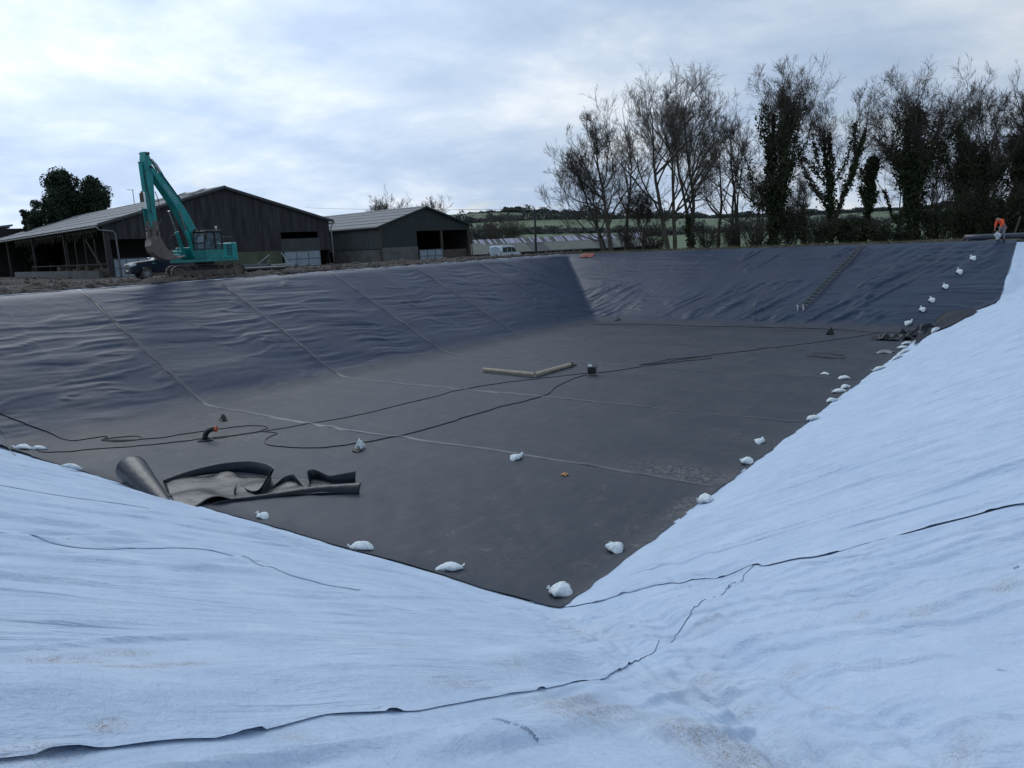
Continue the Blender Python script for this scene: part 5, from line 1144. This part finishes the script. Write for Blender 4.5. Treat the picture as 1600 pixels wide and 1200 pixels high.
def bagmesh(seed,L_=.52,W_=.34,Hh=.20,neck=True,tri=0.):
    rg=random.Random(seed); nu,nv=26,20; vs=[];fs=[]
    for i in range(nu+1):
        t=i/nu; x=(t-.5)*L_
        prof=(math.sin(math.pi*min(1,t*1.0))**.62)
        if tri: prof*= (1-tri*.75*t)*1.15
        for j in range(nv):
            a=2*math.pi*j/nv; w_=W_/2*prof; h_=Hh*prof
            nn=1+.16*float(vn(x*7+seed,math.cos(a)*1.6+seed,seed))+.16*(1-2.2*abs(float(vn(x*14+seed,math.sin(a)*3+math.cos(a)*2.4,seed+4))))*prof
            y=math.cos(a)*w_*nn; z=math.sin(a)*h_*.5*nn
            z=z+h_*.5; 
            if z<h_*.12: z=h_*.02*(1+math.sin(a*3))
            # pinched corners at the stitched end
            if t<.16: y*=1+1.2*(1-t/.16)*.5; 
            vs.append((x,y*(1+.06*math.sin(t*9+seed)),z+.004))
    for i in range(nu):
        for j in range(nv): fs.append((i*nv+j,i*nv+(j+1)%nv,(i+1)*nv+(j+1)%nv,(i+1)*nv+j))
    fs+=[tuple(range(nv-1,-1,-1)),tuple(nu*nv+j for j in range(nv))]
    me=bpy.data.meshes.new('sack'); me.from_pydata(vs,[],fs)
    for p in me.polygons: p.use_smooth=True
    me.materials.append(M_BAG)
    # tied neck: narrow waist then a ruffled tuft
    vs=[];fs=[];m=12;rows=[(.38,.06),(.42,.040),(.45,.022),(.475,.032),(.51,.05),(.53,.045)]
    for k,(x,r) in enumerate(rows):
        for j in range(m):
            a=2*math.pi*j/m; rr=r*(1+.35*math.sin(3*a+k+seed)*(k>2)); vs.append((x*L_/.9*.92+(.012*math.sin(5*a) if k>3 else 0),rr*math.cos(a),.045+rr*.6*math.sin(a)+.02*k*.7))
    for k in range(len(rows)-1):
        for j in range(m): fs.append((k*m+j,k*m+(j+1)%m,(k+1)*m+(j+1)%m,(k+1)*m+j))
    me2=bpy.data.meshes.new('tied_neck'); me2.from_pydata(vs,[],fs)
    for p in me2.polygons: p.use_smooth=True
    me2.materials.append(M_BAG); return me,me2
BM=[bagmesh(k,*a) for k,a in enumerate([(.50,.34,.20),(.46,.38,.22),(.56,.30,.17),(.42,.40,.24),(.50,.36,.20,True,.8)])]
def lnorm(x,y):
    e=.25; zx=(LZ(x+e,y)-LZ(x-e,y))/(2*e); zy=(LZ(x,y+e)-LZ(x,y-e))/(2*e); return Vector((-zx,-zy,1)).normalized()
def sandbag(px,py,kind,rot,label,sc=1.,dz=0.,group='white sandbags holding down the liner',liner=True,zfn=None):
    p=hit(px,py); z=LZ(p[0],p[1]) if liner else GZf(p[0],p[1])+.02
    r=bpy.data.objects.new('sandbag',None); COL.objects.link(r); r.empty_display_size=.2
    nrm=lnorm(p[0],p[1]) if pit(p[0],p[1])>.15 and liner else Vector((0,0,1))
    # rot: heading in picture terms (0 = towards picture right), turned into the plan
    d=Vector((CR[0],CR[1],0)).normalized(); f=Vector((FWD[0],FWD[1],0)).normalized(); h_=d*math.cos(rot)+f*math.sin(rot); h_=(h_-nrm*h_.dot(nrm)).normalized(); y_=nrm.cross(h_)
    M_=Matrix((h_,y_,nrm)).transposed().to_4x4(); M_.translation=Vector((p[0],p[1],z-.01+dz)); r.matrix_world=M_@Matrix.Diagonal((sc*1.05,sc*.95,sc*.80,1))
    tag(r,label,'sandbag',group)
    for me,nm in zip(BM[kind],('sack','tied_neck')):
        o=bpy.data.objects.new(nm,me); COL.objects.link(o); o.parent=r
    return r
SB=[(876,934,3,2.6,'lumpy white sandbag with a knotted neck, nearest to the near corner of the lagoon floor',1.12),
(961,863,1,1.8,'white sandbag with its neck up, second along the right edge from the near corner',1.0),
(1103,787,3,3.1,'white sandbag on the pale scuffed patch, third along the right edge',1.0),
(1167,729,3,2.2,'rounded crumpled white sandbag, fourth along the right edge',.95),
(1188,693,4,1.0,'white sandbag with its neck pointing up right, fifth along the right edge',1.05),
(1271,658,0,3.3,'flat white sandbag touching the right edge, sixth from the near corner',.98),
(1302,630,4,.2,'white sandbag just nearer than the leaning pair by the right edge',1.05),
(1312,615,2,3.0,'lower and longer sandbag of the leaning pair by the right edge',1.1),
(1321,609,1,.4,'upper and smaller sandbag of the leaning pair by the right edge',.9),
(1319,594,0,3.2,'white sandbag just beyond the leaning pair, dark underneath',1.1),
(1374,579,2,2.9,'long thin white sandbag alone near the right edge beyond the pair',1.1),
(1402,561,2,.2,'long white sandbag below the three close together at the far right',1.15),
(1413,552,2,.1,'lowest of the three sandbags close together at the far right',1.1),
(1411,547,2,3.1,'middle one of the three sandbags close together at the far right',1.1),
(1417,541,2,.1,'top one of the three sandbags close together at the far right',1.15),
(808,719,4,1.0,'pale sandbag alone in the middle of the floor left of the long seam',1.15),
(565,863,0,3.0,'white sandbag half over the left hem with its neck to the left',1.1),
(702,893,2,.1,'smooth oval sandbag along the near edge left of the corner',1.05),
(410,811,4,2.3,'pointed white sandbag just right of the black liner offcut',1.0),
(36,707,2,3.0,'left one of two sandbags where the left bank meets the near bank',1.2),
(62,705,4,.1,'right one of two sandbags where the left bank meets the near bank',1.1),
(1520,406,4,1.25,'highest sandbag of the row up the far bank',1.35),
(1499,426,4,1.25,'second highest sandbag of the row up the far bank',1.35),
(1477,450,4,1.25,'third highest sandbag of the row up the far bank',1.35),
(1456,471,4,1.25,'third lowest sandbag of the row up the far bank',1.35),
(1441,487,4,1.25,'second lowest sandbag of the row up the far bank',1.3),
(1420,507,4,.6,'lowest sandbag of the row up the far bank, just above its foot',1.35)]
for a in SB: sandbag(*a)
sandbag(112,736,2,.3,'white sandbag lying on the hem of the near bank at the left',1.1,dz=.05)
sandbag(1462,520,1,.2,'small white sandbag pressed against the far offcuts at the right',1.1,dz=.08)
# bag held by the person
r=bpy.data.objects.new('white_sack',None); COL.objects.link(r); M_=PE.matrix_basis.copy(); 
bpy.context.view_layer.update(); r.matrix_world=PE.matrix_world@Matrix.Translation((.56,0,.30))@Matrix.Rotation(R_(-72),4,'Y')@Matrix.Scale(1.15,4); tag(r,'white sack held in both hands by the bending worker','sack')
for me,nm in zip(BM[1],('sack','tied_neck')): o=bpy.data.objects.new(nm,me); COL.objects.link(o); o.parent=r
# ================================================================== LADDER on the far bank
def rope(name,label,cat,pts,rad,m,n=120,seed=1,wob=.03,lift=.0,group=None):
    P=pxline(pts,n); d=np.arange(n); P=P+np.stack([vn(d/5.,0*d,seed),vn(d/5.,0*d,seed+4)],1)*wob
    z=liner_z(P[:,0:1],P[:,1:2])[:,0]+.035+rad+lift; mb=MB(); mb.tube([(a[0],a[1],c) for a,c in zip(P,z)],rad,6); o=mb.build(name,m,smooth=True)
    if label: tag(o,label,cat,group)
    return o
a=hit(1351,384)[:2]; b=hit(1251,487)[:2]; d=b-a; Ln=np.linalg.norm(d); d/=Ln; pv=np.array([-d[1],d[0]])
LD=empty('access_ladder',(b[0],b[1],LZ(*b)),0); tag(LD,'long black ladder lying up the far bank','ladder')
M_LAD=mat('ladder_black',(.02,.022,.024),.5,.2,3); M_LADY=mat('rung_yellowish',(.14,.15,.10),.5,.2,3)
n=40
def lzs(q,r=1.0): return LZ(float(q[0]),float(q[1]))+.10
for s in (-1,1):
    mb=MB(); mb.tube([tuple(a+d*Ln*t+pv*s*.21-b)+(lzs(a+d*Ln*t)-LZ(*b)+.02,) for t in np.linspace(0,1,n)],.034,6); mb.each('rail',M_LAD,LD)
mb=MB(); k=int(Ln/.42)
for i in range(k):
    q=a+d*Ln*(i+.5)/k; z=lzs(q)-LZ(*b)+.03; mb.tube([tuple(q-pv*.21-b)+(z,),tuple(q+pv*.21-b)+(z,)],.022,6)
mb.each('rung',M_LADY,LD)
mb=MB()
for s in (-1,1): q=b+pv*s*.21; mb.tube([tuple(q-b)+(.05,),tuple(q+d*.1-b)+(.42,)],.045,8)
mb.each('ladder_foot',M_WHITE,LD)
# ================================================================== CABLES AND HOSES ON THE FLOOR
rope('cable','black cable hanging down the left bank and looping past the bent pipe','cable',[(0,645),(40,664),(80,682),(115,690),(150,686),(168,684),(160,690),(190,691),(222,687),(212,683),(170,687),(158,689),(240,687),(310,677),(360,670),(405,667),(418,671),(400,677),(330,686),(270,693),(160,703),(60,711)],.018,M_HOSE,260,3,.03)
rope('cable','thin black cable crossing the floor from the left to the little pump','cable',[(330,688),(420,675),(485,664),(560,650),(650,628),(740,607),(830,594),(921,584)],.016,M_HOSE,140,5,.04)
rope('cable','black cable with a wide loop right of the bent pipe, running to the little pump','cable',[(408,676),(432,679),(421,685),(414,690),(420,697),(445,700),(500,701),(550,696),(620,684),(700,662),(780,638),(850,620),(872,604),(900,592),(921,586)],.019,M_HOSE,200,7,.03)
rope('cable','black cable running from the little pump towards the far right corner','cable',[(930,584),(990,577),(1040,569),(1110,561),(1105,558),(1060,561),(1000,572),(1020,570),(1110,556),(1200,546),(1290,534),(1340,527),(1390,521),(1425,520)],.018,M_HOSE,180,9,.05)
rope('cable','thin dark cable in the shadow of the foot of the far bank','cable',[(925,508),(1000,508),(1100,511),(1200,513),(1300,516),(1385,522)],.02,M_HOSE,140,11,.06)
rope('cord','thin greenish cord on the left bank at the left edge','cord',[(-8,655),(2,672),(10,690),(14,706),(25,714)],.012,mat('green_cord',(.10,.16,.15),.7,.1),40,13,.03)
# bent pipe stub with orange mouth
p=hit(321,690); BP=empty('bent_pipe',(p[0],p[1],.02),0); tag(BP,'short bent black pipe with an orange mouth standing in a muddy patch','pipe')
c1=np.array(CR[:2])/np.linalg.norm(CR[:2])
arc=[(0,-.1),(0,.12),(.05,.27),(.15,.38),(.28,.44),(.42,.44)]
mb=MB(); mb.tube([(c1[0]*a-0,c1[1]*a,z) for a,z in arc],.095,14); mb.build('pipe_barrel',M_HOSE,BP,smooth=True)
mb=MB(); mb.tube([(c1[0]*a,c1[1]*a,z) for a,z in ((.40,.44),(.47,.435))],.11,14); mb.build('pipe_collar',mat('orange_rim',(.45,.10,.05),.6,.2),BP)
mb=MB(); 
ring=[(math.cos(t)*(.27+.05*math.sin(3*t)),math.sin(t)*(.22+.04*math.cos(4*t)),.045) for t in np.linspace(0,2*math.pi,25)]; mb.tube(ring,.04,6); mb.build('liner_collar',M_LINOFF,BP)
# small pump
p=hit(925,587); PM=empty('small_pump',(p[0],p[1],.04),math.atan2(CR[1],CR[0])-.15); tag(PM,'small boxy black and white pump in the middle of the floor','pump'); PM.scale=(1.05,)*3
mb=MB(); mb.box(-.17,.19,-.16,.16,.06,.40); mb.build('housing',M_DTRIM,PM,bevel=.03)
mb=MB(); mb.box(-.19,.02,-.18,.18,.40,.50); mb.build('lid',M_WHITE,PM,bevel=.02)
mb=MB(); mb.tube([(.06,-.15,.2),(.06,-.22,.2)],.10,14); mb.build('inlet',M_BLK,PM)
mb=MB()
for s in (-1,1): mb.tube([(-.2,s*.2,.02),(-.2,s*.2,.45),(-.15,s*.2,.54),(.2,s*.2,.54),(.24,s*.2,.45),(.24,s*.2,.02)],.016,6)
mb.each('frame',M_STEEL,PM)
# beige L of poles
M_POLE=mat('cardboard_tube',(.42,.36,.28),.85,.15,3,col2=(.30,.25,.19))
for (q0,q1,lb) in (((756,582),(835,590),'left arm of two pale poles lying in an L on the floor'),((836,590),(892,574),'right arm of two pale poles lying in an L, black strap on its end')):
    a=hit(*q0); b=hit(*q1); rt=empty('pale_pole',tuple(a[:2])+(.16,),0); tag(rt,lb,'pole','pale poles in an L on the floor'); d=b-a
    mb=MB(); mb.tube([(d[0]*t,d[1]*t,0) for t in np.linspace(0,1,6)],.105,12); mb.build('tube',M_POLE,rt,smooth=False)
    if q0[0]==836:
        e=d/np.linalg.norm(d); mb=MB(); mb.tube([tuple(d*.985),tuple(d*1.0+e*.06)],.125,12); mb.tube([tuple(d+e*.0),tuple(d+e*.25+np.array([.05,0,-.08])),tuple(d+e*.55+np.array([0,0,-.1]))],[.05,.04,.03],6); mb.build('strap',M_BLK,rt)
# dark weights at the foot of the banks and other small litter
def rag(name,label,cat,px,py,size,m,seed,h=.2,dz=0,liner=True,nn=14):
    p=hit(px,py); rg=np.random.default_rng(seed); g=np.linspace(-1,1,nn); X,Y=np.meshgrid(g,g,indexing='ij'); r=np.sqrt(X**2+Y**2); a=np.arctan2(Y,X)
    rad=1+.3*vn(np.cos(a)*1.5+seed,np.sin(a)*1.5,seed); X=X*size*rad*.5; Y=Y*size*rad*.4; fz=np.clip(fbm(X/size*4,Y/size*4,seed+1,3)*.9+.5,0,1.4); Z=h*np.clip(1.15-r**2*.8,0,1)*np.where(h>.3,fz,.55+.9*np.abs(vn(X/size*5,Y/size*5,seed+1)))+.01
    Zs=liner_z(X+p[0],Y+p[1])+.04 if liner else 0*X+p[2]
    o=gridobj(name,X+p[0],Y+p[1],Zs+Z+dz,m); s=o.modifiers.new('thick','SOLIDIFY'); s.thickness=.012; tag(o,label,cat); return o
rag('rag','small dark rag lying above the bent pipe','rag',350,658,.32,mat('brown_rag',(.06,.045,.04),.9,.3,9),61,.20)
rag('glove','small dark glove beside the small white bundle','glove',558,706,.36,M_BLK,62,.07)
rag('bundle','crumpled small white bundle right of the dark glove','bundle',564,702,.30,M_BAG,63,.26)
rag('off_cut','small orange-brown scrap on the floor below the long seam','scrap',882,744,.20,mat('orange_scrap',(.45,.22,.08),.8,.2,9),64,.05)
rag('scrap','tiny pale scrap near the leaning pair of sandbags','scrap',1289,586,.34,M_BAG,65,.07)
rag('weight','dark bundle standing at the foot of the far bank below the ladder','bundle',1297,524,.42,M_BLK,66,.55)
rag('scrap','flat pale strip of liner on the far floor','liner strip',1292,557,1.7,M_LINOFF,67,.07)
rag('scrap','crumpled grey plastic below the three close sandbags','plastic scrap',1383,553,.75,mat('grey_plastic',(.20,.21,.23),.4,.3,5),68,.14)
rag('scrap','small dark weight near the foot of the left bank','weight',965,503,.4,M_BLK,69,.12)
rag('netting','orange netting heaped at the top of the far bank near the corner','netting',918,399,1.5,mat('orange_net',(.22,.07,.055),.8,.4,6),70,.12)
# ---- big black off-cut in the left foreground: curled sheet
def pxw(pts,z=0.): return np.array([hit(*p)[:2] for p in pts])
OC=empty('liner_offcut',tuple(hit(390,770)[:2])+(.0,),0); tag(OC,'big curled black liner offcut with upright wavy edges in the left foreground','liner offcut'); oc0=np.array([OC.location[0],OC.location[1]])
def local(V): V=np.array(V,float); V[...,0]-=oc0[0]; V[...,1]-=oc0[1]; return V
def thickgrid(name,V,m,parent,th=.006):
    me=npmesh(name,V,gridq(*V.shape[:2])); o=link(name,me,m,parent); s=o.modifiers.new('thick','SOLIDIFY'); s.thickness=th; s.offset=0; return o
# flat base sheet
fr=pxline([(276,789),(330,792),(390,784),(450,778),(510,776),(558,773)],60); bk=pxline([(256,754),(300,750),(350,748),(410,750),(480,752),(556,757)],60)
v=np.linspace(0,1,16)[None,:,None]; G2=fr[:,None,:]*(1-v)+bk[:,None,:]*v; zz_=.06+.07*np.abs(vn(G2[...,0]*1.3,G2[...,1]*1.3,88))+.12*ss(.0,.8,vn(G2[...,0]*1.0,G2[...,1]*.9,89))
thickgrid('sheet',local(np.stack([G2[...,0],G2[...,1],zz_],-1)),M_LINOFF,OC)
def wall(name,pts,heights,curl,n=70,rows=14,side=1.,seed=1,m=None,swing=0.):
    P=pxline(pts,n); T=np.gradient(P,axis=0); T/=np.linalg.norm(T,axis=1)[:,None]; Nn=np.stack([-T[:,1],T[:,0]],1)*side
    hh=np.interp(np.linspace(0,1,n),np.linspace(0,1,len(heights)),heights); hs=hh.copy()
    for _ in range(3): hs[1:-1]=(hs[:-2]+hs[1:-1]*2+hs[2:])/4
    V=np.zeros((n,rows,3))
    for k in range(rows):
        t=k/(rows-1); ang=t*curl; r=hs/max(curl,.2) if curl>.3 else hs
        if curl>.3: off=r*(1-math.cos(ang)); z=r*math.sin(ang) if curl<math.pi else r*math.sin(ang)
        else: off=hs*t*.1; z=hs*t
        V[:,k,:2]=P+Nn*(off+swing*t*hs)[:,None]; V[:,k,2]=.05+z
    return thickgrid(name,local(V),m or M_LINOFF,OC)
wall('back_flap',[(256,758),(300,748),(350,742),(395,742),(424,752),(415,768),(408,776)],[.10,.22,.34,.40,.40,.36,.22],.8,side=1.,swing=-.1)
wall('front_curl',[(292,794),(340,791),(400,783),(448,778),(500,775),(562,776)],[.08,.08,.12,.16,.30,.42],1.6,side=1.)
wall('fin',[(366,776),(372,757),(388,771),(402,776),(414,764),(424,752)],[.22,.02,.02,.10,.24,.38],.5,side=-1.)
wall('fin',[(424,768),(450,758),(478,770)],[.05,.30,.04],.5,side=1.)
wall('fin',[(486,770),(490,752),(520,757),(556,757)],[.05,.36,.20,.34],.6,side=1.)
# cone-shaped roll at the left end
a=hit(206,757); b=hit(276,788); n1_,n2_=34,46; d=(b-a)[:2]; Ln=np.linalg.norm(d); d/=Ln; pv=np.array([-d[1],d[0]])
V=np.zeros((n1_,n2_,3))
for i in range(n1_):
    t=i/(n1_-1)
    for j in range(n2_):
        q=j/(n2_-1)*2*math.pi*1.35-1.6; R0=(.46*(1-t)+.07*t)*(1-.10*j/n2_)
        V[i,j,:2]=a[:2]+d*(Ln*t)+pv*(math.cos(q)*R0+.05*(1-t)); V[i,j,2]=.03+R0+math.sin(q)*R0*.92
thickgrid('rolled_end',local(V),M_LINOFF,OC,.008)
# ---- heaps of offcut at the far right corner and the strip up the right bank
rag('liner_offcut','crumpled black liner scraps heaped left of the far right corner','liner offcut',1391,531,1.7,M_LINOFF,71,.34,nn=26)
rag('liner_offcut','folded black liner scrap between the heap and the standing sheet','liner offcut',1415,530,1.5,M_LINOFF,72,.42,nn=26)
rag('liner_offcut','upright black folded sheet at the far right corner','liner offcut',1438,527,1.7,M_LINOFF,73,.46,nn=26)
def ribbon(name,label,lo,hi,z0,z1,seed,m=None):
    L1_=np.array([hit(*p) for p in lo]); L2_=np.array([hit(*p) for p in hi]); n=40; t=np.linspace(0,1,n); k1=np.linspace(0,1,len(lo)); k2=np.linspace(0,1,len(hi))
    A_=np.stack([np.interp(t,k1,L1_[:,i]) for i in range(3)],1); B_=np.stack([np.interp(t,k2,L2_[:,i]) for i in range(3)],1); v=np.linspace(0,1,14)[None,:,None]
    G=A_[:,None]*(1-v)+B_[:,None]*v; zs=np.maximum(liner_z(G[...,0],G[...,1])+.04,geo_z(G[...,0],G[...,1])+.04); G[...,2]=zs+z0+(z1-z0)*v[...,0]*np.sin(t*3.1+.4)[:,None]**2+.05*vn(G[...,0]*1.2,G[...,1]*1.2,seed)+.02
    me=npmesh(name,G,gridq(n,14)); o=link(name,me,m or M_LINOFF); s=o.modifiers.new('thick','SOLIDIFY'); s.thickness=.01; tag(o,label,'liner offcut'); return o
ribbon('liner_offcut','dusty liner strip curling up the foot of the right bank towards the far corner',[(1462,520),(1490,508),(1512,498),(1526,490)],[(1462,503),(1478,499),(1500,491),(1520,484)],.05,.40,5)
ribbon('liner_offcut','black liner roll lying along the right edge beyond the close sandbags',[(1428,543),(1440,532),(1452,524)],[(1432,528),(1442,520),(1458,515)],.04,.30,8)
# black sheet roll lying behind the worker on the far bank top
P0=atz(1512,376,zr); P1=np.array([P0[0]+14,P0[1]+.2,0]); RL=empty('liner_roll',(P0[0],yRimF+1.3,zr-.05),0.0); tag(RL,'long dark blue-black liner roll lying on the far bank top behind the worker','liner roll')
mb=MB(); mb.tube([(x,.04*math.sin(x),.27) for x in np.linspace(0,13,12)],.27,16); mb.build('roll',M_LIN if 0 else mat('liner_roll_blue',(.02,.03,.055),.4,.2,2),RL,smooth=True); mb=MB(); mb.tube([(-.03,0,.27),(.02,0,.27)],.12,12); mb.build('core',M_POLE,RL)
# leaning timber at the far right behind the bank
P=dep(1594,372,66); mb=MB(); mb.bar((0,0,0),(CR[0]*.55,CR[1]*.55,1.9),.16,.12); o=mb.build('timber_post',M_WOOD); o.location=(P[0],yRimF+3.0,5.0); tag(o,'pale timber post leaning at the right edge behind the bank','post')
